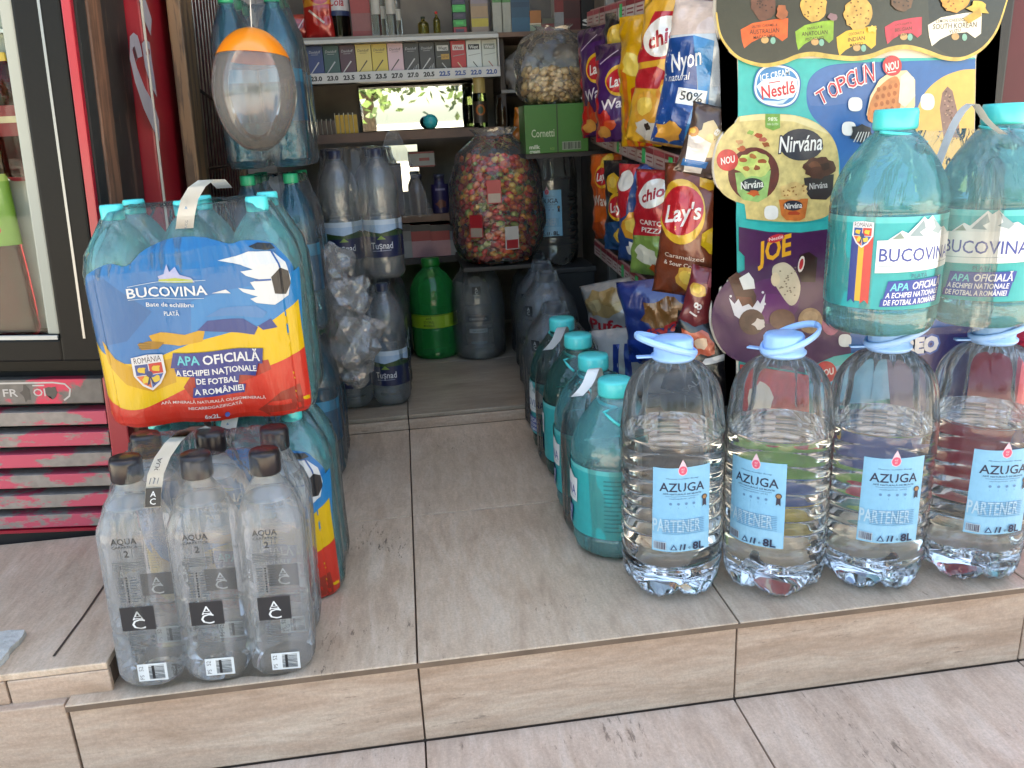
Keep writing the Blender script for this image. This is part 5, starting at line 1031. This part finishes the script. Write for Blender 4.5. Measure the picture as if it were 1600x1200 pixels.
bag('large blue and cream bag with a 50% badge on the upper rack shelf', rp(1097, 120, .585), .150, .245, .045, YW + 24, 11, '#c8d3dd', art_blue, 6)
bag('small brown and cream bag hanging at the corner beside the poster', at_y(1106, 222, .345), .085, .118, .020, -25, 16, '#54423a', art_alpin, 7)
bag('orange crisp bag at the far end of the middle shelf', rp(950, 308, .605), .125, .235, .028, YW, -2, '#cc5a1c', art_orange, 8)
bag('black and blue crisp bag between the orange and the blue and red ones', rp(972, 322, .608), .13, .235, .024, YW + 2, 0, '#1c1b20', art_dark, 9)
bag('blue and red crisp bag with a white bowl at its foot on the middle shelf', rp(1000, 335, .60), .135, .235, .028, YW + 6, 2, '#24457f', art_chiob, 10)
bag('red crisp bag with white oval logo and green foot behind the large brown one', rp(1030, 350, .60), .135, .235, .030, YW + 8, 3, '#b81e2a', art_chior, 11)
bag('large brown crisp bag with a red round logo on the middle shelf', rp(1095, 364, .585), .165, .245, .042, YW + 26, 6, '#7a3a22', art_brown, 12)
bag('small dark red snack bag tucked under the large brown crisp bag', at_y(1094, 466, .36), .060, .115, .018, -30, 14, '#7a2a30', art_redsm, 13)
bag('cream bag of puffs with red lettering on the bottom shelf', rp(962, 492, .58), .19, .19, .040, YW + 14, -14, '#b8b2ac', art_puffs, 14)
bag('blue bag with a brown picture on the bottom shelf behind the white striped one', rp(1035, 500, .575), .19, .185, .036, YW + 20, -8, '#23367c', art_blue2, 15)
bag('white bag with blue stripes low on the rack behind the first large bottle', rp(985, 565, .555), .20, .17, .036, YW + 18, -10, '#c3c2c0', art_stripe, 16)
bag('black bag with a pink picture beside the cap of the first large bottle', at_y(1098, 560, .36), .13, .16, .028, -28, 12, '#1f1d20', art_black, 17)

# dark eight-litre bottle standing farther back, with its label turned to the aisle
p = at_z(911, 436, .352)
o = dup(az, 'large clear water bottle standing in the shadow behind the far end of the snack rack', (.515, 1.60, .3205), -.36); o.scale = (1, 1, 1)
for c in o.children:
    if c.name.startswith('carry_handle'): c.rotation_euler.z = math.pi + .2
cr = thing('crate', 'dark crate under the shadowed large bottle behind the snack rack', 'crate', (.53, 1.60, .0405))
mesh_obj('side', bx(-.10, .10, -.10, .10, 0, .262, .004), P('#2b2b2a', .6, var=.3), cr); mesh_obj('rim', bx(-.105, .105, -.105, .105, .263, .279, .003), P('#3a3836', .5), cr)

# ================================================================== BACK: SHELVES, MIRROR, CIGARETTE DISPLAY, GOODS
YB = 1.72
SHW = P('#6e5444', .6, var=.3, varscale=10, bmp=(40, .3)); SHG = P('#7c7a74', .5, var=.15)
sh = thing('back_shelves', 'wooden and grey shelf boards along the dark back wall', 'shelves', (0, YB, 0))
mesh_obj('shelf', bx(-.285, .378, -.002, .27, 1.046, 1.054), SHG, sh)
mesh_obj('shelf', bx(.365, .704, .0, .27, 1.036, 1.050), SHW, sh)
mesh_obj('shelf', bx(.385, .704, .02, .27, .868, .878), SHG, sh)
mesh_obj('shelf', bx(-.30, .30, -.004, .20, .738, .766), SHW, sh)
mesh_obj('shelf', bx(-.03, .40, .02, .25, .470, .493), SHW, sh)
mesh_obj('shelf', bx(-.10, .45, .04, .25, .325, .345), P('#3a3430', .7), sh)
mesh_obj('divider', bx(.385, .40, .03, .25, .35, 1.034), P('#3d332c', .6), sh)
mesh_obj('back_board', bx(-.40, .70, .285, .294, .05, 1.5), P('#6e675f', .7, var=.4), sh)
MIR = P('#e6ebe8', .015, metal=1.0)
mr = mesh_obj('mirror', bx(-.085, .325, -.003, .003, 0, .15), MIR); mr.location = (0, YB + .245, .772); mr.rotation_euler.x = R_(.75)
tag(mr, 'mirror above the counter shelf reflecting the sunny street and trees', 'mirror')
mr = mesh_obj('mirror', bx(-.085, .10, -.003, .003, 0, .16), MIR); mr.location = (0, YB + .245, .56); mr.rotation_euler.x = R_(-.5)
tag(mr, 'small lower mirror below the counter shelf behind the clear sheet', 'mirror')
# cigarette display
cg = thing('display_case', 'white fronted cigarette display with thirteen compartments and price tags', 'display', (0, YB, 0))
x0, x1, zt, zb = -.279, .380, 1.0455, .918
mesh_obj('header', bx(x0, x1, -.012, .10, 1.034, 1.0455, .0015), P('#b4b4b0', .4), cg)
mesh_obj('price_rail', bx(x0, x1, -.016, .02, .918, .949, .0015), P('#b9b9b6', .4), cg)
mesh_obj('tray', bx(x0 + .003, x1 - .003, .021, .11, .920, .928), P('#6b6660', .5), cg); mesh_obj('end_panel', bx(x1 - .003, x1, -.011, .10, .950, 1.0335), P('#b4b4b0', .4), cg); mesh_obj('end_panel', bx(x0, x0 + .003, -.011, .10, .950, 1.0335), P('#8f8f8b', .4), cg)
pw = (x1 - x0 - .006) / 13
cols = ['#22324f', '#26396a', '#284a48', '#4a2a38', '#c9b468', '#c4ad4e', '#c9a9ae', '#2c2c2e', '#2a2a2c', '#26251f', '#a81c26', '#bfc4be', '#b4b8ae']
cn = ['navy cigarette packs at the left end of the display', 'blue cigarette packs, second from the left end', 'dark green cigarette packs between blue and maroon ones', 'maroon cigarette packs beside the first yellow ones', 'yellow cigarette packs next to the maroon ones', 'yellow cigarette packs next to the pink ones', 'pink cigarette packs in the middle of the display', 'charcoal cigarette packs right beside the pink ones', 'charcoal cigarette packs, second right of the pink ones', 'black cigarette packs with a gold tag', 'red cigarette packs with a white name plate', 'white cigarette packs with a black name plate', 'pale cigarette packs at the right end of the display']
prices = ['23.0', '23.0', '23.0', '23.5', '23.5', '23.5', '27.0', '27.0', '20.5', '22.5', '22.5', '22.0', '22.0']
for k in range(13):
    a = x0 + .003 + pw * k; t = thing('cigarette_pack', cn[k], 'cigarette pack', (a + pw / 2, YB - .006, .9495 if False else .9285), 0, 'cigarette packs in the display')
    c = cols[k]; mesh_obj('box', bx(-pw / 2 + .0008, pw / 2 - .0008, .028, .05, 0, .104, .001), P(c, .4), t)
    d = Decal(); q = .105
    if k < 9:
        ink = '#c9c9cc' if k < 4 or k > 6 else '#4a4438'; d.text('Davidoff', 0, .086, .008, ink, wd=pw * .72, shear=.2); d.line([(-.018, .022), (.010, .056)], [.0025, .004], '#d8d6d2' if k in (0, 3, 7, 8) else ink); d.line([(-.012, .078), (.010, .078)], .001, ink)
        if k in (7, 8):
            for j in range(4): d.line([(.004 + .005 * j, .022), (.004 + .005 * j, .028 + .004 * j)], .002, '#b9b9b6')
    else:
        pl = ('#d9d9d4', '#e6e2dc', '#20242a', '#8f968c')[k - 9]; tx = ('#20242a', '#a81c26', '#dfe2dc', '#e2e4de')[k - 9]
        d.rect(-.018, .076, .018, .092, pl); d.text('West', 0, .084, .010, tx, wd=.028, bold=.02); d.line([(-.004, .04), (.010, .022)], .003, ('#b9b9b6', '#e0c9a0', '#4a5048', '#b06a5a')[k - 9]); d.line([(-.018, .058), (.02, .064)], .002, '#9fa39c')
        if k == 9: d.rect(-.006, .050, .020, .066, '#c99a3a'); d.text('NEW', .007, .058, .007, '#3a2f1c')
    d.build('front_print', lambda a_, b, l: Vector((a_, .028 - l, b)), t)
    dd = Decal(); ink = '#26272a' if k < 9 else '#2f4f94'; dd.rect(a + .006, .9225, a + pw - .006, .9445, '#d4d4d1'); dd.text(prices[k], a + pw / 2, .9335, .013, ink, wd=pw * .66, bold=.05)
    dd.build('price_tag', lambda a_, b, l: Vector((a_, -.0162 - l, b)), cg)

def prism_box(name, label, cat, u0, v0, u1, v1, y, dep, col, art=None, grp=None, z0=None, rough=.5, yaw=0, mat=None):
    a, b = at_y(u0, v1, y), at_y(u1, v0, y); zb_ = a.z if z0 is None else z0
    t = thing(name, label, cat, ((a.x + b.x) / 2, y, zb_), R_(yaw), grp); wd, h = b.x - a.x, b.z - zb_
    mesh_obj('box' if name != 'lighter' else 'case', bx(-wd / 2, wd / 2, 0, dep, 0, h, min(.002, wd * .1)), mat or P(col, rough, var=.12, varscale=30), t)
    if art:
        d = Decal(); d.rect(-wd * .497, h * .003, wd * .497, h * .997, col); art(d, wd, h); d.build('front_print', lambda p_, q_, l: Vector((p_, -l, q_)), t)
    return t
def bands(*cs, txt=None, ink='#e6e2da'):
    def f(d, w, h):
        for (a, b, c) in cs: d.rect(-w * .49, a * h, w * .49, b * h, c)
        if txt: d.text(txt[0], 0, txt[1] * h, txt[2] * h, ink, wd=w * .8, bold=.02)
    return f
Z1 = 1.0545; YS = YB + .05
def sbag(label, u0, v0, u1, v1, y, col, art, seed, T=.02):
    a, b = at_y(u0, v1, y), at_y(u1, v0, y); return bag(label, ((a.x + b.x) / 2, y, (a.z + b.z) / 2), b.x - a.x, b.z - a.z, T, 0, 0, col, art, seed, 'bags on the top back shelf')
def art_top(d, w, h):
    rd(d, [(-.5, .5), (.5, .5), (.5, .05), (-.5, .0)], w, h, '#d08a2c'); d.ell(.1 * w, .2 * h, .36 * w, .16 * h, '#b81f24', 22); d.text('Vita', .1 * w, .21 * h, .12 * h, '#efe9e0', wd=.55 * w, bold=.03); d.line([(-.3 * w, -.05 * h), (.2 * w, -.25 * h)], .006, '#d9cfc6')
a_ = at_y(452, 64, YS).z
sbag('red snack bag with an orange top at the left end of the top shelf', 478, -40, 514, 63, YS, '#b3211f', art_top, 21)
sbag('red snack bag half hidden behind the balloon at the top shelf corner', 452, 22, 482, 63, YS + .02, '#a81e1e', lambda d, w, h: (d.blob(-.1 * w, .0, .25 * w, .2 * h, '#7a1414', .3, 14, 2), d.line([(-.2 * w, -.3 * h), (.3 * w, .3 * h)], .004, '#c9a9a4')), 22)
def small_bottle(name, label, cat, u, v0, v1, r_px, y, mat, capcol, lab=None, grp=None, z0=Z1, neck=.35):
    b = at_y(u, v1, y); tt = at_y(u, v0, y); r = r_px * mpp(b); h = tt.z - z0
    t = thing(name, label, cat, (b.x, y, z0), 0, grp)
    pr = smooth_prof([(0, r * .85), (h * .03, r), (h * .55, r), (h * .68, r * .85), (h * .80, r * neck), (h * .93, r * neck)], 5)
    mesh_obj('bottle_body', lathe(pr, 36), mat, t, True); mesh_obj('cap', lathe([(h * .90, r * (neck + .05)), (h * .985, r * (neck + .05)), (h, r * neck)], 24), P(capcol, .4), t, True)
    if lab:
        d = Decal(); lab(d, r, h); d.build('label', on_cyl(r + .0006), t, .006)
    return t
DKG = glass('dark_cola', (.06, .03, .02), 1.33, .02); OIL = glass('oil_glass', (.62, .55, .12), 1.4, .02); CLG = glass('clear_glass', (.93, .94, .93), 1.45, .01)
def cola_lab(d, r, h): d.rect(-r * 1.6, h * .20, r * 1.6, h * .46, '#cfcfd0'); d.rect(-r * 1.6, h * .20, r * 1.6, h * .245, '#22345f'); d.text('Cola', 0, h * .32, h * .07, '#b3263a', wd=r * 1.3, shear=.2, bold=.02); d.line([(-r, h * .41), (r, h * .41)], h * .02, '#3a5a9a')
small_bottle('cola_bottle', 'dark cola bottle with a white label between the red bag and the pale glasses', 'bottle', 532, -120, 62, 17.5, YS + .03, DKG, '#1e2a55', cola_lab)
prism_box('snack_box', 'dull red and pink carton beside the dark cola bottle', 'carton', 552, -20, 575, 62, YS + .02, .05, '#8a4a4a', bands((.5, 1, '#9a2626'), (0, .15, '#8f2a2e')), 'cartons on the top shelf', Z1)
for k, (u, r, v) in enumerate(((591, 7.5, -60), (601, 5, -40), (614, 8, -60), (624, 6, -30))):
    small_bottle('glass_bottle', ('clear spirit bottle nearest the dull red carton', 'slim clear bottle, second from the dull red carton', 'clear spirit bottle, third from the dull red carton', 'slim clear bottle at the edge of the dark gap')[k], 'bottle', u, v, 62, r, YS + (.03 if k % 2 else 0), CLG, '#b9b4aa', lambda d, r_, h: d.rect(-r_, h * .3, r_, h * .5, '#bdbab2'), 'clear bottles on the top shelf', neck=.4)
small_bottle('oil_bottle', 'squat green oil bottle in the dark gap of the top shelf', 'bottle', 663, 26, 61, 8.5, YS, OIL, '#20301c', None, 'small oil bottles on the top shelf'); small_bottle('oil_bottle', 'small oil bottle with a red cap in the dark gap of the top shelf', 'bottle', 684, 18, 61, 5.5, YS + .01, OIL, '#b3202a', None, 'small oil bottles on the top shelf')
zz = Z1
for k, (c, h) in enumerate((('#8a1f30', .022), ('#1f7a34', .022), ('#1d1c30', .021), ('#25903c', .023), ('#241f3c', .020), ('#1f1f2a', .030))):
    p = at_y(720, 60, YS); tg = thing('small_box', ('red', 'lower green', 'dark violet', 'upper green', 'indigo', 'black')[k] + ' flat box in the small stack right of the oil bottles', 'box', (p.x, YS, zz), 0, 'flat boxes stacked on the top shelf')
    mesh_obj('box', bx(-.021, .021, 0, .05, 0, h - .0005, .001), P(c, .4), tg); d = Decal(); d.rect(-.014, h * .3, .012, h * .7, '#3fbf5a' if k in (1, 3) else '#4a3f55'); d.build('front_print', lambda a_, b_, l: Vector((a_, -l, b_)), tg); zz += h
prism_box('carton', 'tall beige carton with a yellow band left of the white ones', 'carton', 738, -50, 759, 61, YS - .01, .06, '#8f7f72', bands((.10, .23, '#b8a93a'), (.46, .9, '#8a7f86'), (.25, .42, '#a58a6a')), 'cartons on the top shelf', Z1)
Z2 = 1.0505
for k, (u0, u1, v0, c, bs, lb) in enumerate(((771, 784, -5, '#a5a69a', ((.85, 1, '#4f8a4a'),), 'tall white carton with green top, left of its twin'), (785, 797, -5, '#a3a498', ((.85, 1, '#4f8a4a'),), 'tall white carton with green top, touching the blue box'), (800, 826, -30, '#2a4f66', ((.0, .3, '#2f5f7a'), (.5, .6, '#234058')), 'blue box between white cartons and the orange tin'), (828, 845, 16, '#b0713a', ((.0, .35, '#8fa08a'), (.36, .42, '#d8cbb4')), 'small orange and grey packet on the right shelf'), (847, 866, 28, '#7a2426', ((.6, 1, '#5b5a4a'),), 'dark red packet with an olive top'), (867, 880, -5, '#a3a09a', ((.0, .55, '#8f8f90'), (.56, 1, '#7d2a28')), 'grey and red packet beside the maroon box'), (881, 906, -20, '#591c1e', ((.3, .7, '#48221e'),), 'maroon box near the rack'), (909, 928, -30, '#1d1a1a', ((.1, .3, '#28221f'),), 'black box with a curly white letter S'))):
    prism_box('carton', lb, 'carton', u0, v0, u1, 48, YB + .04, .06, c, bands(*bs, txt=(('S', .17, .14) if k == 7 else None)), 'cartons on the right shelf', Z2)
# under the display, left of the mirror: carton column, lighters
prism_box('carton', 'beige carton standing left of the lighters under the display', 'carton', 457, 180, 476, 208, YB + .03, .05, '#8f7a68', None, 'beige cartons by the mirror', .7665); prism_box('carton', 'beige carton tucked up under the display', 'carton', 456, 137, 472, 155, YB + .03, .05, '#9a8272', None, 'beige cartons by the mirror'); 
prism_box('carton', 'dark grey carton between the two beige ones', 'carton', 460, 155.5, 478, 179.5, YB + .03, .05, '#45454f', None, 'beige cartons by the mirror')
for k in range(12):
    u = 480 + 7.0 * k; yl = k >= 7; p = at_y(u, 206, YB + .03)
    t = thing('lighter', ('brown' if not yl else 'yellow') + ' lighter, number %s from the left in the row before the mirror' % ('one two three four five six seven eight nine ten eleven twelve'.split()[k]), 'lighter', (p.x, YB + .03, .7665), 0, 'lighters in a row before the mirror')
    mesh_obj('case', bx(-.0062, .0062, 0, .012, 0, .058 if yl else .042, .002), P('#b98f1e' if yl else '#4a3428', .35), t); mesh_obj('divider', bx(-.0078, -.0068, -.004, .02, 0, .064 if yl else .048), P('#c9c3b4', .3, metal=.3), t)
# goods on and around the counter shelf
p = at_y(674, 207, YB + .02)
tag(mesh_obj('ball', lathe([(.024 - .024 * math.cos(a), .0245 * math.sin(a) + .0001) for a in [math.pi * k / 16 for k in range(17)]], 24), P('#2aa5a8', .35), smooth=True, loc=(p.x, YB + .03, .7663)), 'turquoise ball on the counter shelf in front of the mirror', 'ball')
def wine(d, r, h): d.rect(-r * 1.4, h * .08, r * 1.4, h * .50, '#3a2f24'); d.ell(0, h * .33, r * .7, h * .11, '#b0602a', 20); d.ell(0, h * .33, r * .4, h * .075, '#2f4a2c', 16); d.rect(-r * .9, h * .66, r * .9, h * .98, '#b39a5a')
small_bottle('wine_bottle', 'dark bottle with a golden neck at the right edge of the mirror', 'bottle', 752, 118, 207, 11, YB + .02, glass('green_wine', (.12, .16, .06), 1.4, .03), '#a88a4a', wine, None, .7665, .55)
small_bottle('jar', 'amber jar with a black lid right of the golden necked bottle', 'jar', 787, 148, 207, 10, YB + .05, glass('amber_jar', (.6, .28, .12), 1.4, .05), '#2a2422', None, None, .7665, .7)
kk_ = mesh_obj('counter_ledge', bx(.303, .384, .0, .20, .738, .7655), SHW, sh)
a, b = at_y(803, 228, 1.66), at_y(828, 168, 1.66)
bag('orange packet leaning beside the green carton', ((a.x + b.x) / 2, 1.66, (a.z + b.z) / 2), b.x - a.x, b.z - a.z, .012, 0, 8, '#c9701c', None, 31, None, 'packet')
# things on the lower shelf
def can_art(d, r, h): d.rect(-r * 1.5, h * .1, r * 1.5, h * .75, '#2b2450'); d.blob(0, h * .25, r * .7, h * .10, '#7a4a3a', .3, 14, 3); d.line([(-r * .6, h * .62), (r * .6, h * .62)], h * .05, '#8a88a4')
for u, lb, c in ((690, 'violet spray can on the lower back shelf', '#2a2644'), (655, 'dark brown tin behind the clear sheet', '#3a2a26')):
    small_bottle('spray_can', lb, 'can', u, 272, 336, 13, YB + .06, P(c, .35), '#3a3a48', can_art if u == 690 else None, 'cans on the lower back shelf', .4935, .6)
prism_box('poster_card', 'dark violet picture card with a bright lilac stripe', 'card', 588, 258, 626, 335, YB + .05, .006, '#1e1636', lambda d, w, h: (d.rect(.02 * w, .02 * h, .10 * w, .98 * h, '#8a5adf'), d.ell(-.2 * w, .75 * h, .14 * w, .09 * h, '#8f6a6a', 16), d.blob(-.05 * w, .3 * h, .22 * w, .2 * h, '#a5895a', .3, 16, 3)), None, .4935)
prism_box('tray_card', 'small white card with a red frame propped under the counter shelf', 'card', 640, 236, 678, 262, YB + .09, .004, '#9a9890', lambda d, w, h: (d.rect(-w * .5, h * .88, w * .5, h, '#8a2222'), d.rect(-w * .5, 0, w * .5, h * .1, '#8a2222'), d.rect(-w * .1, h * .4, w * .3, h * .6, '#a03a36')), None)
for u0, u1, c, lb in ((616, 641, '#77777a', 'grey jar box at the left of the red tins'), (645, 672, '#a52230', 'red and pink carton next to the grey jar box'), (675, 702, '#a8222e', 'red and pink carton beside the pale blue one'), (705, 728, '#5f7482', 'pale blue carton right of the red ones')):
    prism_box('carton', lb, 'carton', u0, 350, u1, 402, YB + .06, .05, c, bands((.80, 1, '#23303c'), (.0, .5, '#b98a92' if c[1] == 'a' else '#8a8f92')), 'cartons on the bottom back shelf', .3455)
# clear sheet draped over the lower shelf front
bm = bmesh.new(); rows = []
for j in range(19):
    v = j / 18; row = []
    for i in range(15):
        u = i / 14 - .5; wd = .02 + .20 * v ** .8; row.append(bm.verts.new((.02 + u * wd, YB - .02 - .03 * v + .012 * math.sin(u * 26 + v * 3) * v, .775 - .28 * v)))
    rows.append(row)
for a, b in zip(rows, rows[1:]):
    for i in range(14): bm.faces.new((a[i], a[i + 1], b[i + 1], b[i]))
tag(mesh_obj('plastic_sheet', bm, BAGFILM, smooth=True), 'clear plastic sheet hanging in a peak below the mirror', 'plastic sheet')

# candy bag, puffs bag, green carton, white bundle
SACKFILM = thin('sack_film', (.97, .97, .96), (.84, .83, .81), haze=.06, rough=.10, bmp=(18, .9, .02), fres=.34)
def sack(name, label, pos, rx, ry, h, seed, fill_cols, n, fr, cat='bag', group=None, neck=True):
    t = thing(name, label, cat, pos); rg = random.Random(seed); bm = bmesh.new()
    pr = smooth_prof([(0, .35), (h * .03, .72), (h * .15, .95), (h * .4, 1.0), (h * .65, .96), (h * .82, .78), (h * .90, .52), (h * .95, .40), (h, .5)], 5)
    def fn(z, r, a):
        q = Vector((math.sin(a) * 2.2, math.cos(a) * 2.2, z * 16 + seed)); return r * rx * (1 + .07 * noise.noise(q) - .05 * abs(noise.noise(q * 2.4))), .008 * noise.noise(q * 1.7)
    lathe(pr, 56, fn, bm=bm, cap1=False)
    for v in bm.verts: v.co.y *= ry / rx
    mesh_obj('clear_sack', bm, SACKFILM, t, True)
    bm = bmesh.new(); mats = [P(c, .4, bmp=(60, .4)) for c in fill_cols]
    for k in range(n):
        a = rg.random() * 6.283; z = rg.uniform(.04, fr) * h; q = rg.random() ** .35 * .90; c = Vector((math.sin(a) * rx * q * .93, -math.cos(a) * ry * q * .93, z)); s = rg.uniform(.007, .0125)
        lim = 1.0 if .15 * h < z < .62 * h else .82
        c.x *= lim; c.y *= lim; n0 = len(bm.faces); g_ = bmesh.ops.create_icosphere(bm, subdivisions=1, radius=s, matrix=Matrix.Translation(c) @ Matrix.Rotation(a, 4, (rg.random(), 1, rg.random())) @ Matrix.Diagonal((1.3, .8, .9, 1)))
        mi = rg.randrange(len(mats))
        for v in g_['verts']:
            for f in v.link_faces: f.material_index = mi
    f_ = mesh_obj('filling', bm, mats, t, True); f_['kind'] = 'stuff'
    return t
p = at_y(783, 412, 1.42)
cs = sack('candy_sack', 'big clear sack of coloured puffed candy with red tags above the jugs', (p.x, 1.45, p.z), .145, .112, .40, 4, ['#e0983a', '#d8642c', '#c8382a', '#e2b85a', '#8f9a4a', '#e07a48', '#d8402c', '#a82a2a'], 1000, .80)
for k, (u, v, c1, c2) in enumerate(((772, 300, '#9a1220', '#b5a08f'), (745, 355, '#8a121c', '#a08f80'), (800, 372, '#a8a29a', '#a01c26'))):
    q = at_y(u, v, 1.33); bm = bx(-.021, .021, -.002, .002, -.033, .034, .001); o = mesh_obj('tag_card', bm, P(c1, .4), cs); o.location = (q.x - p.x, -.121 + .012 * (k == 1), q.z - p.z); o.rotation_euler.z = (-.15, -.5, .2)[k]
    d = Decal().rect(-.018, -.030, .018, -.004, c2); d.build('tag_print', lambda a_, b_, l: Vector((a_, -.002 - l, b_)), o)
tb = thing('wall_shelf', 'dark wall shelf hidden under the candy sack', 'shelf', (p.x, 1.47, p.z)); mesh_obj('shelf_board', bx(-.12, .12, -.09, .28, -.013, -.0006, .002), P('#2c2825', .6), tb)
for sx in (-1, 1): mesh_obj('bracket', bx(sx * .10 - .006, sx * .10 + .006, .12, .28, -.09, -.0135), P('#1f1c1a', .6), tb)
a, b = at_y(822, 241, 1.36), at_y(918, 160, 1.36)
def green_art(d, w, h):
    d.rect(.0, 0, .004, h, '#1f3a14'); d.text('Cornetti', -.22 * w, .42 * h, .16 * h, '#b9c4a4', wd=.36 * w, bold=.01); d.text('milk', -.36 * w, .14 * h, .08 * h, '#c9d0ba', wd=.16 * w, bold=.03); d.text('cream', -.36 * w, .05 * h, .08 * h, '#c9d0ba', wd=.16 * w, bold=.03); barcode(d, .08 * w, .05 * h, .38 * w, .22 * h, 16, 3, '#2a2f26', '#8f9a84'); d.text('eco', -.08 * w, .10 * h, .07 * h, '#7fa04a', wd=.07 * w)
gc = prism_box('carton', 'dark green carton with pale lettering and a barcode under the sack of puffs', 'carton', 820, 240, 916, 160, 1.36, .11, '#2c5a1e', None, None, None, .5) if False else None
t = thing('carton', 'dark green carton with pale lettering and a barcode under the sack of puffs', 'carton', ((a.x + b.x) / 2, 1.36, a.z)); wd, hh = b.x - a.x, b.z - a.z
mesh_obj('box', bx(-wd / 2, wd / 2, 0, .12, 0, hh, .002), P('#2f6420', .5, var=.1), t); d = Decal(); green_art(d, wd, hh); d.build('front_print', lambda a_, b_, l: Vector((a_, -l, b_)), t)
tb = thing('side_shelf', 'dark bracket shelf carrying the green carton beside the snack rack', 'shelf', ((a.x + b.x) / 2, 1.36, a.z)); mesh_obj('shelf', bx(-wd / 2, .26, .005, .16, -.014, -.0008), P('#2a2421', .6), tb); mesh_obj('bracket', bx(.22, .255, .02, .14, -.15, -.0145), P('#1f1c1a', .6), tb)
sack('puffs_sack', 'clear sack of pale puffs resting on the dark green carton', ((a.x + b.x) / 2 + .012, 1.43, b.z + .001), .120, .07, .215, 9, ['#c9ae7a', '#b89862', '#d4bc90', '#a58858'], 260, .45)
a, b = at_y(778, 134, YB + .06), at_y(842, 72, YB + .06)
bm = bmesh.new(); bmesh.ops.create_grid(bm, x_segments=14, y_segments=14, size=.5)
bmesh.ops.create_icosphere(bm, subdivisions=1, radius=.0001) if False else None
g2 = bmesh.new(); r = bmesh.ops.create_icosphere(g2, subdivisions=4, radius=1); bm.free()
for v in r['verts']:
    q = v.co.copy(); n1 = noise.noise(q * 2.5); n2 = abs(noise.noise(q * 6)); k = 1 + .25 * n1 - .25 * n2; v.co = Vector((q.x * .075 * k, q.y * .05 * k, max(-.055, q.z * .068 * k)))
tag(mesh_obj('wrapped_bundle', g2, thin('bundle_film', (.8, .78, .75), (.6, .58, .56), haze=.55, rough=.2, bmp=(25, .6, .01), hazecol=(.55, .50, .47)), smooth=True, loc=((a.x + b.x) / 2 + .02, YB + .09, .878 + .0555)), 'pale wrapped bundle in clear film right of the cigarette display', 'bundle')
